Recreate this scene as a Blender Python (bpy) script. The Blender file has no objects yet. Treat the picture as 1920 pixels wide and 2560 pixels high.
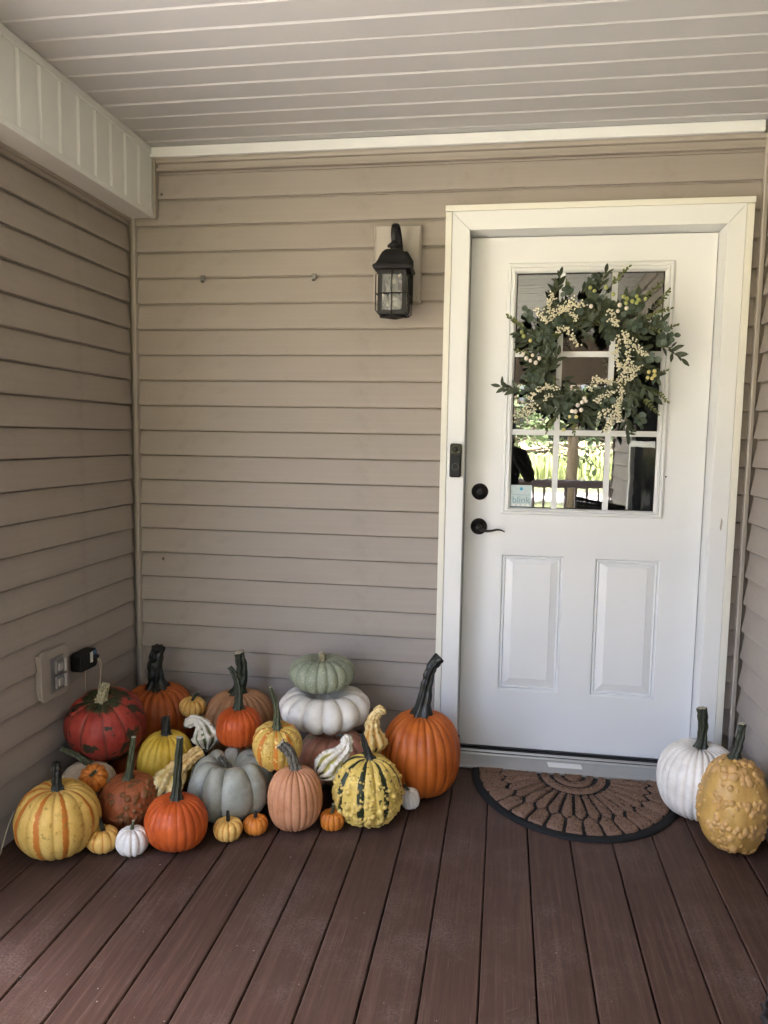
import bpy, bmesh, math, random
import numpy as np
from mathutils import Vector, Matrix, Euler
random.seed(7); rng = np.random.default_rng(11)
scene = bpy.context.scene
COL = scene.collection
PI = math.pi
# ------------------------------------------------------------------ camera
CAM = Vector((1.512, -2.9486, 1.2987))
cd = bpy.data.cameras.new('camera'); cam = bpy.data.objects.new('camera', cd); COL.objects.link(cam)
cd.sensor_fit = 'HORIZONTAL'; cd.sensor_width = 36.0; cd.lens = 36.0 * 1892.6 / 1920.0
cd.clip_start = 0.03; cd.clip_end = 3000
right = Vector((0.98744, 0.15712, 0.01652)); fwd = Vector((-0.15476, 0.98301, -0.0987)); up = Vector((-0.03174, 0.0949, 0.99498))
m3 = Matrix((right, up, -fwd)).transposed()
cam.matrix_world = Matrix.Translation(CAM) @ m3.to_4x4()
scene.camera = cam
# ------------------------------------------------------------------ world, sun, exposure
SUN_EL = math.radians(56); SUN_AZ = math.radians(-40)      # azimuth measured from +y (behind the house) towards +x
w = bpy.data.worlds.new('World'); scene.world = w; w.use_nodes = True
nt = w.node_tree; nt.nodes.clear()
sky = nt.nodes.new('ShaderNodeTexSky'); sky.sky_type = 'NISHITA'; sky.sun_disc = False
sky.sun_elevation = SUN_EL; sky.sun_rotation = SUN_AZ; sky.air_density = 0.7; sky.dust_density = 8.0; sky.ozone_density = 0.1
bg = nt.nodes.new('ShaderNodeBackground'); bg.inputs['Strength'].default_value = 0.15
wo = nt.nodes.new('ShaderNodeOutputWorld')
nt.links.new(sky.outputs[0], bg.inputs[0]); nt.links.new(bg.outputs[0], wo.inputs[0])
sl = bpy.data.lights.new('sun', 'SUN'); sl.energy = 3.0; sl.angle = math.radians(0.53); sl.color = (1.0, 0.98, 0.95)
sun = bpy.data.objects.new('sun', sl); COL.objects.link(sun)
sdir = Vector((math.cos(SUN_EL) * math.sin(SUN_AZ), math.cos(SUN_EL) * math.cos(SUN_AZ), math.sin(SUN_EL)))
sun.rotation_euler = (-sdir).to_track_quat('-Z', 'Y').to_euler(); sun.location = (0, 0, 20)
vs = scene.view_settings
vs.view_transform = 'Standard'; vs.look = 'None'; vs.gamma = 1.0; vs.use_curve_mapping = False
vs.exposure = 4.47
scene.render.engine = 'CYCLES'
scene.cycles.max_bounces = 10; scene.cycles.diffuse_bounces = 3; scene.cycles.glossy_bounces = 4; scene.cycles.transparent_max_bounces = 12
scene.cycles.caustics_reflective = False; scene.cycles.caustics_refractive = False

# ------------------------------------------------------------------ materials
class NT:
    def __init__(s, name):
        s.m = bpy.data.materials.new(name); s.m.use_nodes = True; s.t = s.m.node_tree
        s.p = s.t.nodes['Principled BSDF']; s.out = s.t.nodes['Material Output']
    def n(s, typ, **kw):
        x = s.t.nodes.new(typ)
        for k, v in kw.items(): setattr(x, k, v)
        return x
    def l(s, a, b): s.t.links.new(a, b)
    def co(s, kind='Object', scale=(1, 1, 1)):
        tc = s.n('ShaderNodeTexCoord'); mp = s.n('ShaderNodeMapping'); mp.inputs['Scale'].default_value = scale
        s.l(tc.outputs[kind], mp.inputs[0]); return mp.outputs[0]
    def noise(s, vec, scale, detail=3, rough=0.55):
        x = s.n('ShaderNodeTexNoise'); x.inputs['Scale'].default_value = scale; x.inputs['Detail'].default_value = detail
        x.inputs['Roughness'].default_value = rough
        if vec is not None: s.l(vec, x.inputs['Vector'])
        return x.outputs['Fac']
    def ramp(s, fac, a, b, ca=0.0, cb=1.0):
        x = s.n('ShaderNodeMapRange'); x.interpolation_type = 'SMOOTHSTEP'
        x.inputs['From Min'].default_value = a; x.inputs['From Max'].default_value = b
        x.inputs['To Min'].default_value = ca; x.inputs['To Max'].default_value = cb
        s.l(fac, x.inputs['Value']); return x.outputs[0]
    def mix(s, fac, a, b):
        x = s.n('ShaderNodeMix', data_type='RGBA')
        if isinstance(fac, (int, float)): x.inputs[0].default_value = fac
        else: s.l(fac, x.inputs[0])
        for i, c in ((6, a), (7, b)):
            if isinstance(c, (tuple, list)): x.inputs[i].default_value = (*c[:3], 1)
            else: s.l(c, x.inputs[i])
        return x.outputs[2]
    def math(s, op, a, b=None):
        x = s.n('ShaderNodeMath', operation=op)
        for i, c in ((0, a), (1, b)):
            if c is None: continue
            if isinstance(c, (int, float)): x.inputs[i].default_value = c
            else: s.l(c, x.inputs[i])
        return x.outputs[0]
    def attr(s, name):
        x = s.n('ShaderNodeAttribute'); x.attribute_name = name; return x.outputs['Fac']
    def bump(s, h, strength=0.3, dist=0.002):
        x = s.n('ShaderNodeBump'); x.inputs['Strength'].default_value = strength; x.inputs['Distance'].default_value = dist
        s.l(h, x.inputs['Height']); s.l(x.outputs[0], s.p.inputs['Normal'])
    def col(s, c):
        if isinstance(c, (tuple, list)): s.p.inputs['Base Color'].default_value = (*c[:3], 1)
        else: s.l(c, s.p.inputs['Base Color'])
    def rough(s, v):
        if isinstance(v, (int, float)): s.p.inputs['Roughness'].default_value = v
        else: s.l(v, s.p.inputs['Roughness'])
    def spec(s, v): s.p.inputs['Specular IOR Level'].default_value = v

def simple(name, col, rough=0.5, var=0.08, scale=20, metal=0.0, bump=0.0, bscale=200, spec=0.5, kind='Object', stretch=(1, 1, 1), dist=0.002):
    N = NT(name); v = N.co(kind, stretch)
    f = N.noise(v, scale, 4)
    c2 = tuple(min(1, x * (1 + var)) for x in col); c1 = tuple(x * (1 - var) for x in col)
    N.col(N.mix(f, c1, c2)); N.rough(rough); N.spec(spec)
    N.p.inputs['Metallic'].default_value = metal
    if bump: N.bump(N.noise(v, bscale, 3), bump, dist)
    return N.m

def siding_mat(name, axis):
    N = NT(name); st = {'x': (0.6, 1, 22), 'y': (1, 0.6, 22)}[axis]
    v = N.co('Generated' if False else 'Object', (1, 1, 1))
    g = N.co('Object', st)
    big = N.noise(v, 2.2, 4); f = N.noise(g, 3.0, 4)
    c = N.mix(big, (0.315, 0.273, 0.240), (0.36, 0.315, 0.28))
    c = N.mix(N.ramp(f, 0.3, 0.75, 0, 0.35), c, (0.39, 0.342, 0.305))
    # dust and old water marks
    d = N.ramp(N.noise(v, 9, 5, 0.7), 0.52, 0.78, 0, 0.42)
    c = N.mix(d, c, (0.25, 0.212, 0.18))
    N.col(c); N.rough(N.ramp(big, 0.3, 0.7, 0.45, 0.58)); N.spec(0.25)
    N.bump(N.noise(N.co('Object', {'x': (8, 1, 60), 'y': (1, 8, 60)}[axis]), 6, 4), 0.10, 0.0015)
    return N.m

M = {}
M['siding_x'] = siding_mat('vinyl_siding_back', 'x'); M['siding_y'] = siding_mat('vinyl_siding_side', 'y')
M['trim_tan'] = simple('tan_vinyl_trim', (0.345, 0.30, 0.255), 0.5, 0.06, 6, bump=0.05, bscale=80)
M['block_tan'] = simple('pale_tan_block', (0.40, 0.355, 0.31), 0.5, 0.06, 12, bump=0.15, bscale=400)
def white_mat(name, col, rough, dirt=0.18):
    N = NT(name); v = N.co('Object')
    c = N.mix(N.noise(v, 3, 3), tuple(x * 0.96 for x in col), col)
    c = N.mix(N.ramp(N.noise(v, 14, 6, 0.7), 0.58, 0.85, 0, dirt), c, (0.48, 0.44, 0.38))
    c = N.mix(N.ramp(N.noise(v, 70, 2), 0.73, 0.78, 0, dirt * 1.5), c, (0.3, 0.27, 0.24))
    N.col(c); N.rough(rough); N.spec(0.4); N.bump(N.noise(v, 45, 4), 0.06, 0.002)
    return N.m
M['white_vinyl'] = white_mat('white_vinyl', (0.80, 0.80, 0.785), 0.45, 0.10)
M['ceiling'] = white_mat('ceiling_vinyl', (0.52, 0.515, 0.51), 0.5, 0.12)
M['door'] = white_mat('white_door_paint', (0.76, 0.765, 0.77), 0.38, 0.05)
M['jamb'] = white_mat('white_aluminium_trim', (0.76, 0.765, 0.76), 0.4, 0.07)
M['black_metal'] = simple('black_metal', (0.009, 0.008, 0.008), 0.5, 0.2, 30, bump=0.08, bscale=300, spec=0.3)
M['bronze'] = simple('dark_bronze', (0.016, 0.013, 0.011), 0.35, 0.2, 30, metal=0.6)
M['grey_metal'] = simple('grey_metal', (0.16, 0.15, 0.14), 0.45, 0.1, 30, metal=1.0)
M['rubber'] = simple('black_rubber', (0.013, 0.013, 0.013), 0.75, 0.2, 25, bump=0.15, bscale=500, spec=0.2)
M['plastic_black'] = simple('black_plastic', (0.010, 0.010, 0.011), 0.5, 0.15, 30, spec=0.25)
M['plastic_gloss'] = simple('glossy_black_plastic', (0.006, 0.006, 0.007), 0.18, 0.1, 30, spec=0.2)
M['ring_grey'] = simple('grey_ring', (0.12, 0.12, 0.13), 0.3)
M['plastic_clear'] = simple('cloudy_plastic_cover', (0.42, 0.40, 0.38), 0.3, 0.1, 30)
M['label_white'] = simple('white_paper', (0.75, 0.74, 0.70), 0.6, 0.05, 40)
M['label_blue'] = simple('blue_label', (0.05, 0.13, 0.28), 0.4)
M['wire'] = simple('pale_wire', (0.55, 0.50, 0.36), 0.5)
M['dark_void'] = simple('dark_gap', (0.01, 0.009, 0.008), 0.9)
M['dirt'] = simple('dry_debris', (0.10, 0.075, 0.05), 0.9, 0.4, 90)
M['pale_bit'] = simple('pale_debris', (0.30, 0.26, 0.22), 0.8, 0.2, 90)
M['bug'] = simple('insect_brown', (0.035, 0.022, 0.015), 0.6)

def deck_mat():
    N = NT('composite_deck'); tc = N.n('ShaderNodeTexCoord'); oi = N.n('ShaderNodeObjectInfo')
    mp = N.n('ShaderNodeMapping'); N.l(tc.outputs['Object'], mp.inputs[0]); mp.inputs['Scale'].default_value = (1, 1, 1)
    cmb = N.n('ShaderNodeCombineXYZ'); N.l(N.math('MULTIPLY', oi.outputs['Random'], 37.0), cmb.inputs[0]); N.l(N.math('MULTIPLY', oi.outputs['Random'], 91.0), cmb.inputs[1])
    N.l(cmb.outputs[0], mp.inputs['Location'])
    v = mp.outputs[0]
    m2 = N.n('ShaderNodeMapping'); m2.inputs['Scale'].default_value = (210, 7, 1); N.l(v, m2.inputs[0])
    grain = N.noise(m2.outputs[0], 1.0, 4, 0.6)
    m4 = N.n('ShaderNodeMapping'); m4.inputs['Scale'].default_value = (30, 1.2, 1); N.l(v, m4.inputs[0])
    broad = N.noise(m4.outputs[0], 1.0, 3)
    c = N.mix(broad, (0.056, 0.029, 0.0195), (0.084, 0.045, 0.031))
    m5 = N.n('ShaderNodeMapping'); m5.inputs['Scale'].default_value = (85, 2.2, 1); N.l(v, m5.inputs[0]); stk_ = N.noise(m5.outputs[0], 1.0, 4, .6)
    c = N.mix(N.ramp(stk_, .35, .60, .55, 0), c, (0.040, 0.022, 0.017)); c = N.mix(N.ramp(stk_, .52, .75, 0, .6), c, (0.125, 0.078, 0.060))
    tint = N.ramp(oi.outputs['Random'], 0, 1, 0, 0.45)
    c = N.mix(tint, c, (0.078, 0.045, 0.033))
    c = N.mix(N.ramp(grain, 0.55, 0.78, 0, 0.6), c, (0.16, 0.105, 0.088))
    c = N.mix(N.ramp(grain, 0.22, 0.40, 0.5, 0), c, (0.038, 0.024, 0.021))
    dust = N.ramp(N.noise(v, 3.0, 6, 0.72), 0.47, 0.78, 0, 0.42)
    c = N.mix(N.math('MULTIPLY', dust, N.ramp(N.noise(v, 160, 2), 0.35, 0.65)), c, (0.24, 0.185, 0.16))
    scr = N.n('ShaderNodeMapping'); scr.inputs['Scale'].default_value = (90, 22, 1); scr.inputs['Rotation'].default_value = (0, 0, 0.7); N.l(v, scr.inputs[0])
    c = N.mix(N.ramp(N.noise(scr.outputs[0], 1.0, 2), 0.76, 0.82, 0, 0.2), c, (0.24, 0.18, 0.16))
    N.col(c); N.rough(N.ramp(grain, 0.3, 0.7, 0.50, 0.66)); N.spec(0.18)
    N.bump(N.math('ADD', grain, N.math('MULTIPLY', N.noise(v, 300, 2), 0.25)), 0.55, 0.0018)
    return N.m
M['deck'] = deck_mat()
def coir_mat():
    N = NT('brown_coir'); v = N.co('Object')
    f = N.noise(v, 230, 4, 0.75); b = N.noise(v, 30, 3)
    c = N.mix(f, (0.03, 0.016, 0.011), (0.46, 0.29, 0.20)); c = N.mix(N.ramp(b, 0.3, 0.7, 0, 0.4), c, (0.25, 0.15, 0.105))
    N.col(c); N.rough(0.95); N.spec(0.1); N.bump(f, 0.9, 0.006); return N.m
M['coir'] = coir_mat()
M['fibre'] = simple('coir_fibre', (0.30, 0.19, 0.13), 0.9, 0.35, 60, spec=0.1)
def sill_mat():
    N = NT('mill_aluminium'); v = N.co('Object', (2, 40, 40))
    f = N.noise(v, 6, 4); c = N.mix(f, (0.34, 0.34, 0.33), (0.46, 0.455, 0.44))
    c = N.mix(N.ramp(N.noise(N.co('Object'), 18, 6, 0.7), 0.55, 0.8, 0, 0.4), c, (0.24, 0.225, 0.2))
    N.col(c); N.rough(0.42); N.p.inputs['Metallic'].default_value = 0.55; return N.m
M['sill'] = sill_mat()
def glass_mat(name, refl, tint=(0.9, 0.93, 0.92), rough=0.0, wob=0.0):
    N = NT(name); t = N.t; t.nodes.remove(N.p)
    gl = N.n('ShaderNodeBsdfGlossy'); gl.inputs['Roughness'].default_value = rough; gl.inputs['Color'].default_value = (1, 1, 1, 1)
    tr = N.n('ShaderNodeBsdfTransparent'); tr.inputs['Color'].default_value = (*tint, 1)
    fr = N.n('ShaderNodeFresnel'); fr.inputs['IOR'].default_value = 1.5
    fac = N.math('ADD', N.math('MULTIPLY', fr.outputs[0], 1.0), refl)
    mx = N.n('ShaderNodeMixShader'); N.l(fac, mx.inputs[0]); N.l(tr.outputs[0], mx.inputs[1]); N.l(gl.outputs[0], mx.inputs[2])
    if wob:
        bp = N.n('ShaderNodeBump'); bp.inputs['Strength'].default_value = 1.0; bp.inputs['Distance'].default_value = wob
        N.l(N.noise(N.co('Object'), 14 if wob < .001 else 45, 2), bp.inputs['Height']); N.l(bp.outputs[0], gl.inputs['Normal'])
    N.l(mx.outputs[0], N.out.inputs[0]); return N.m
M['glass'] = glass_mat('coated_double_glass', 0.165, (0.75, 0.78, 0.77), 0.0, 0.00008)
M['glass_lamp'] = glass_mat('seeded_lamp_glass', 0.06, (0.62, 0.62, 0.6), 0.22, 0.003)
M['glass_side'] = glass_mat('plain_window_glass', 0.0, (0.6, 0.6, 0.6))
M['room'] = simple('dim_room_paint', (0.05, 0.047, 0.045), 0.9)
M['curtain'] = simple('grey_curtain', (0.10, 0.105, 0.13), 0.8, 0.3, 40)

# ------------------------------------------------------------------ mesh helpers
class MB:
    def __init__(s): s.v = []; s.f = []
    def add(s, vs, fs):
        o = len(s.v); s.v += [tuple(p) for p in vs]; s.f += [tuple(i + o for i in f) for f in fs]; return s
    def box(s, x0, x1, y0, y1, z0, z1):
        vs = [(x, y, z) for z in (z0, z1) for y in (y0, y1) for x in (x0, x1)]
        return s.add(vs, [(0, 2, 3, 1), (4, 5, 7, 6), (0, 1, 5, 4), (2, 6, 7, 3), (0, 4, 6, 2), (1, 3, 7, 5)])
    def prism(s, prof, axis, a0, a1, n=1, fn=None):
        """prof: closed list of 2D points (p,q) counter-clockwise; axis 'x': (p,q)=(y,z); 'y': (p,q)=(x,z); 'z': (p,q)=(x,y)"""
        k = len(prof); vs = []
        for i in range(n + 1):
            a = a0 + (a1 - a0) * i / n
            for j, (p, q) in enumerate(prof):
                if fn: p, q = fn(a, j, p, q)
                vs.append({'x': (a, p, q), 'y': (p, a, q), 'z': (p, q, a)}[axis])
        fs = []
        for i in range(n):
            for j in range(k):
                j2 = (j + 1) % k; fs.append((i * k + j, i * k + j2, (i + 1) * k + j2, (i + 1) * k + j))
        fs.append(tuple(range(k - 1, -1, -1))); fs.append(tuple(n * k + j for j in range(k)))
        return s.add(vs, fs)
    def tube(s, pts, rad, n=10, lob=0, amp=0.0, caps=True, flat=1.0, twist=0.0):
        pts = [Vector(p) for p in pts]; m = len(pts)
        if isinstance(rad, (int, float)): rad = [rad] * m
        t0 = (pts[1] - pts[0]).normalized(); ref = Vector((0, 0, 1)) if abs(t0.z) < 0.9 else Vector((0, 1, 0))
        u = t0.cross(ref).normalized(); vs = []
        for i, p in enumerate(pts):
            t = (pts[min(i + 1, m - 1)] - pts[max(i - 1, 0)]).normalized()
            u = (u - t * u.dot(t)).normalized(); w_ = t.cross(u)
            for j in range(n):
                a = 2 * PI * j / n; r = rad[i] * (1 + amp * math.cos(lob * a)) if lob else rad[i]
                a2 = a + twist * i / m
                vs.append(p + u * (math.cos(a2) * r) + w_ * (math.sin(a2) * r * flat))
        fs = []
        for i in range(m - 1):
            for j in range(n):
                j2 = (j + 1) % n; fs.append((i * n + j, i * n + j2, (i + 1) * n + j2, (i + 1) * n + j))
        if caps: fs.append(tuple(range(n - 1, -1, -1))); fs.append(tuple((m - 1) * n + j for j in range(n)))
        return s.add(vs, fs)
    def lathe(s, prof, c, axis='z', n=24, sgn=1):
        """prof [(r,h)]; axis direction"""
        vs = []; k = len(prof)
        for j in range(n):
            a = 2 * PI * j / n
            for r, h in prof:
                ca, sa = math.cos(a) * r, math.sin(a) * r
                vs.append({'z': (c[0] + ca, c[1] + sa, c[2] + h), 'y': (c[0] + ca, c[1] + h, c[2] + sa), 'x': (c[0] + h, c[1] + ca, c[2] + sa)}[axis])
        fs = []
        for j in range(n):
            j2 = (j + 1) % n
            for i in range(k - 1): fs.append((j * k + i, j2 * k + i, j2 * k + i + 1, j * k + i + 1))
        return s.add(vs, fs)
    def frame(s, loops, close=False):
        """loops: list of 4-corner rectangles (x0,x1,z0,z1,y); skins consecutive loops"""
        vs = []
        for (x0, x1, z0, z1, y) in loops: vs += [(x0, y, z0), (x1, y, z0), (x1, y, z1), (x0, y, z1)]
        fs = []
        for i in range(len(loops) - 1):
            for j in range(4):
                j2 = (j + 1) % 4; fs.append((i * 4 + j, i * 4 + j2, (i + 1) * 4 + j2, (i + 1) * 4 + j))
        if close: o = (len(loops) - 1) * 4; fs.append((o, o + 1, o + 2, o + 3))
        return s.add(vs, fs)
    def build(s, name, mat, parent=None, smooth=False, bevel=0.0, seg=2, local=False, recalc=True):
        me = bpy.data.meshes.new(name)
        off = Vector((0, 0, 0)) if (local or parent is None) else parent_origin(parent)
        me.from_pydata([(x - off.x, y - off.y, z - off.z) for x, y, z in s.v], [], s.f)
        if recalc:
            bm = bmesh.new(); bm.from_mesh(me); bmesh.ops.recalc_face_normals(bm, faces=bm.faces); bm.to_mesh(me); bm.free()
        return link(name, me, mat, parent, smooth, bevel, seg)

def parent_origin(o):
    v = Vector((0, 0, 0))
    while o: v = v + Vector(o.location); o = o.parent
    return v
def link(name, me, mat, parent=None, smooth=False, bevel=0.0, seg=2):
    o = bpy.data.objects.new(name, me); COL.objects.link(o)
    if mat is not None and len(me.materials) == 0: me.materials.append(M[mat] if isinstance(mat, str) else mat)
    if smooth:
        me.polygons.foreach_set('use_smooth', [True] * len(me.polygons))
    if bevel:
        b = o.modifiers.new('bevel', 'BEVEL'); b.width = bevel; b.segments = seg; b.limit_method = 'ANGLE'; b.angle_limit = math.radians(40)
    if parent: o.parent = parent
    return o
def thing(name, label, cat, loc=(0, 0, 0), group=None, rot=None, kind=None):
    o = bpy.data.objects.new(name, None); COL.objects.link(o); o.location = loc; o.empty_display_size = 0.05
    if rot is not None: o.rotation_euler = rot
    tag(o, label, cat, group, kind); return o
def tag(o, label=None, cat=None, group=None, kind=None):
    if label: o['label'] = label
    if cat: o['category'] = cat
    if group: o['group'] = group
    if kind: o['kind'] = kind
    return o
def catmull(pts, n):
    P = [np.array(p, float) for p in pts]; P = [2 * P[0] - P[1]] + P + [2 * P[-1] - P[-2]]; out = []
    segs = len(P) - 3
    for i in range(segs):
        p0, p1, p2, p3 = P[i:i + 4]
        for k in range(n + (1 if i == segs - 1 else 0)):
            t = k / n
            out.append(0.5 * ((2 * p1) + (-p0 + p2) * t + (2 * p0 - 5 * p1 + 4 * p2 - p3) * t * t + (-p0 + 3 * p1 - 3 * p2 + p3) * t ** 3))
    return out

# ------------------------------------------------------------------ setting: ground outside
LAWN_Z = -0.38
N = NT('lawn_green'); v = N.co('Object')
c = N.mix(N.noise(v, 0.4, 5), (0.085, 0.105, 0.04), (0.15, 0.155, 0.07)); N.col(c); N.rough(0.9); N.bump(N.noise(v, 30, 3), 0.8, 0.05)
M['lawn'] = N.m
M['field'] = simple('dry_crop_field', (0.36, 0.30, 0.15), 0.95, 0.2, 0.15)
M['gravel'] = simple('pale_gravel', (0.46, 0.44, 0.41), 0.95, 0.15, 3, bump=0.5, bscale=60)
b = MB(); b.add([(-900, -900, LAWN_Z), (900, -900, LAWN_Z), (900, 900, LAWN_Z), (-900, 900, LAWN_Z)], [(0, 1, 2, 3)])
tag(b.build('ground', 'lawn'), 'mown green lawn around the house', 'lawn', kind='structure')
b = MB(); b.add([(-400, -700, LAWN_Z + .01), (400, -700, LAWN_Z + .01), (400, -36, LAWN_Z + .01), (-400, -36, LAWN_Z + .01)], [(0, 1, 2, 3)])
tag(b.build('field', 'field'), 'pale dry crop field beyond the lawn', 'field', kind='structure')
b = MB(); b.add([(-200, -21.5, LAWN_Z + .006), (200, -21.5, LAWN_Z + .006), (200, -17.5, LAWN_Z + .006), (-200, -17.5, LAWN_Z + .006)], [(0, 1, 2, 3)])
tag(b.build('driveway', 'gravel'), 'pale gravel driveway across the lawn', 'driveway', kind='structure')

M['concrete'] = simple('pale_concrete', (0.27, 0.265, 0.255), 0.9, 0.12, 1.5, bump=0.3, bscale=80)
b = MB().box(-5.5, -0.2, -9.0, -1.45, LAWN_Z - .1, LAWN_Z + .05).box(-0.1995, 4.5, -9.0, -5.75, LAWN_Z - .1, LAWN_Z + .05)  # slab added outside to bounce light into the porch
tag(b.build('bounce_slab', 'concrete'), 'added pale concrete slab bouncing light into the open side of the porch', 'bounce_slab', kind='structure')
# ------------------------------------------------------------------ deck
PB = 0.13536; XB = 0.6804
deck = thing('porch_deck', 'dark brown composite porch deck of long boards', 'deck', (0, 0, 0), kind='structure')
GAP = 0.0038
prof = [(-PB / 2 + GAP / 2, -0.024), (PB / 2 - GAP / 2, -0.024), (PB / 2 - GAP / 2, -0.003), (PB / 2 - GAP / 2 - 0.003, 0.0), (-PB / 2 + GAP / 2 + 0.003, 0.0), (-PB / 2 + GAP / 2, -0.003)]
bd = MB().prism(prof, 'y', -5.62, 0.05, 1)
me = bpy.data.meshes.new('deck_board'); me.from_pydata(bd.v, [], bd.f); me.materials.append(M['deck'])
bm = bmesh.new(); bm.from_mesh(me); bmesh.ops.recalc_face_normals(bm, faces=bm.faces); bm.to_mesh(me); bm.free()
k0 = -6; k1 = 13
for k in range(k0, k1):
    o = bpy.data.objects.new('deck_board', me); COL.objects.link(o); o.parent = deck
    o.location = (XB + PB * (k + .5) + random.uniform(-.0006, .0006), 0, random.uniform(-.0010, 0))
bd = MB().prism(prof, 'y', -5.62, -3.45, 1); me2 = bpy.data.meshes.new('deck_board'); me2.from_pydata(bd.v, [], bd.f); me2.materials.append(M['deck'])
bm = bmesh.new(); bm.from_mesh(me2); bmesh.ops.recalc_face_normals(bm, faces=bm.faces); bm.to_mesh(me2); bm.free()
for k in range(13, 24):
    o = bpy.data.objects.new('deck_board', me2); COL.objects.link(o); o.parent = deck; o.location = (XB + PB * (k + .5), 0, random.uniform(-.0010, 0))
b = MB().box(-0.12, 2.46, -5.6, 0.05, -0.2, -0.03); b.box(2.4605, 3.92, -5.6, -3.46, -0.2, -0.03); b.build('under_deck_dark', 'dark_void', deck)  # solid near-black block; its colour stands in for shade below the boards
b = MB().box(-0.14, 3.95, -5.66, -5.625, -0.36, -0.005); b.box(-0.16, -0.135, -5.62, -1.36, -0.36, -0.005); b.box(3.93, 3.95, -5.62, -3.42, -0.36, -0.005)
b.build('skirt_board', 'deck', deck)

# ------------------------------------------------------------------ walls with lap siding
EXP = 0.1016; Z0 = 2.127
def lap_z(k): return Z0 - EXP * k
def lap_mesh(L, axis, seed, sign):
    """one vinyl course along +axis from 0..L ; outer face at 0 facing sign direction; z from 0 (butt) to EXP"""
    r = random.Random(seed); n = max(1, int(L / 0.09))
    ph = [r.uniform(0, 6.28) for _ in range(4)]; am = [r.uniform(.2, 1.0) for _ in range(4)]
    def wob(a): return 0.00045 * (am[0] * math.sin(a * 3.1 + ph[0]) + am[1] * math.sin(a * 6.7 + ph[1]) + .5 * am[2] * math.sin(a * 13 + ph[2]))
    P = [(0.0200, 0.0015), (0.0030, -0.0015), (0.0004, 0.0000), (0.0000, 0.004), (0.0055, 0.035), (0.0120, 0.080), (0.0150, EXP - .0075), (0.0215, EXP - .003), (0.0215, EXP + .003), (0.0228, EXP + .003), (0.0228, 0.0015)]
    vs = []; k = len(P)
    for i in range(n + 1):
        a = L * i / n
        for j, (p, q) in enumerate(P):
            d = p + (wob(a) * (1.5 if j == 5 else 1) if 1 <= j <= 5 else 0)
            zq = q + (0.0002 * math.sin(a * 2.3 + ph[3]) if j in (1, 2, 3) else 0)
            if axis == 'x': vs.append((a, d * sign, zq))
            else: vs.append((d * sign, -a, zq))
    fs = []
    for i in range(n):
        for j in range(k - 1): fs.append((i * k + j, i * k + j + 1, (i + 1) * k + j + 1, (i + 1) * k + j))
    fs.append(tuple(range(k))); fs.append(tuple(n * k + j for j in range(k - 1, -1, -1)))
    me = bpy.data.meshes.new('siding_course'); me.from_pydata(vs, [], fs)
    bm = bmesh.new(); bm.from_mesh(me); bmesh.ops.recalc_face_normals(bm, faces=bm.faces); bm.to_mesh(me); bm.free()
    me.polygons.foreach_set('use_smooth', [True] * len(me.polygons))
    me.set_sharp_from_angle(angle=math.radians(35))
    me.materials.append(M['siding_' + axis]); return me
def course(parent, me, loc):
    o = bpy.data.objects.new('siding_course', me); COL.objects.link(o); o.parent = parent
    o.location = Vector(loc) - parent_origin(parent); return o

back = thing('back_wall', 'tan lap-sided back wall beside and above the white door', 'wall', (0, 0, 0))
XR = 2.402
full = [lap_mesh(XR - .030, 'x', s, 1) for s in range(2)]
left_m = [lap_mesh(1.275 - .017, 'x', 10 + s, 1) for s in range(4)]
right_m = [lap_mesh(XR - .016 - 2.352, 'x', 20 + s, 1) for s in range(2)]
BH = bpy.data.meshes
for k in range(-1, 22):
    z = lap_z(k)
    if k <= 0: course(back, full[k % 2], (0.015, 0, z))
    else:
        course(back, left_m[k % 4], (0.017, 0, z)); course(back, right_m[k % 2], (2.352, 0, z))
# sheathing behind, with the doorway left open
b = MB().box(-1.35, 1.30, 0.023, 0.14, -0.37, 2.62); b.box(2.325, 3.6, 0.023, 0.14, -0.37, 2.62); b.box(1.30, 2.325, 0.023, 0.14, 2.16, 2.62)
b.build('sheathing', 'trim_tan', back)
# inside corner posts
def corner_post(x, s):
    pr = [(x, 0.022), (x, -0.006), (x + s * .003, -0.015), (x + s * .015, -0.019), (x + s * .0185, -0.016), (x + s * .0185, 0.022)]
    MB().prism(pr, 'z', -0.004, 2.25 if x < 1 else 2.40).build('corner_post', 'block_tan', back)
corner_post(0.0005, 1); corner_post(XR - .0005, -1)
# undersill mouldings below the white trim
b = MB().prism([(0.014, 2.333), (-0.004, 2.333), (-0.008, 2.337), (-0.008, 2.345), (0.004, 2.349), (0.002, 2.361), (-0.012, 2.363), (-0.015, 2.370), (-0.015, 2.378), (0.014, 2.3785)], 'x', 0.107, XR - .002)
b.build('moulding', 'trim_tan', back)
b = MB().prism([(0.016, 2.3795), (-0.026, 2.3795), (-0.030, 2.383), (-0.030, 2.416), (-0.027, 2.4185), (0.016, 2.4185)], 'x', 0.082, 2.372)
b.build('ceiling_trim', 'white_vinyl', back, bevel=0.0015)
MB().box(0.1, 0.112, -0.020, 0.012, 2.150, 2.3775).build('end_channel', 'trim_tan', back, bevel=0.002)

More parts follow.
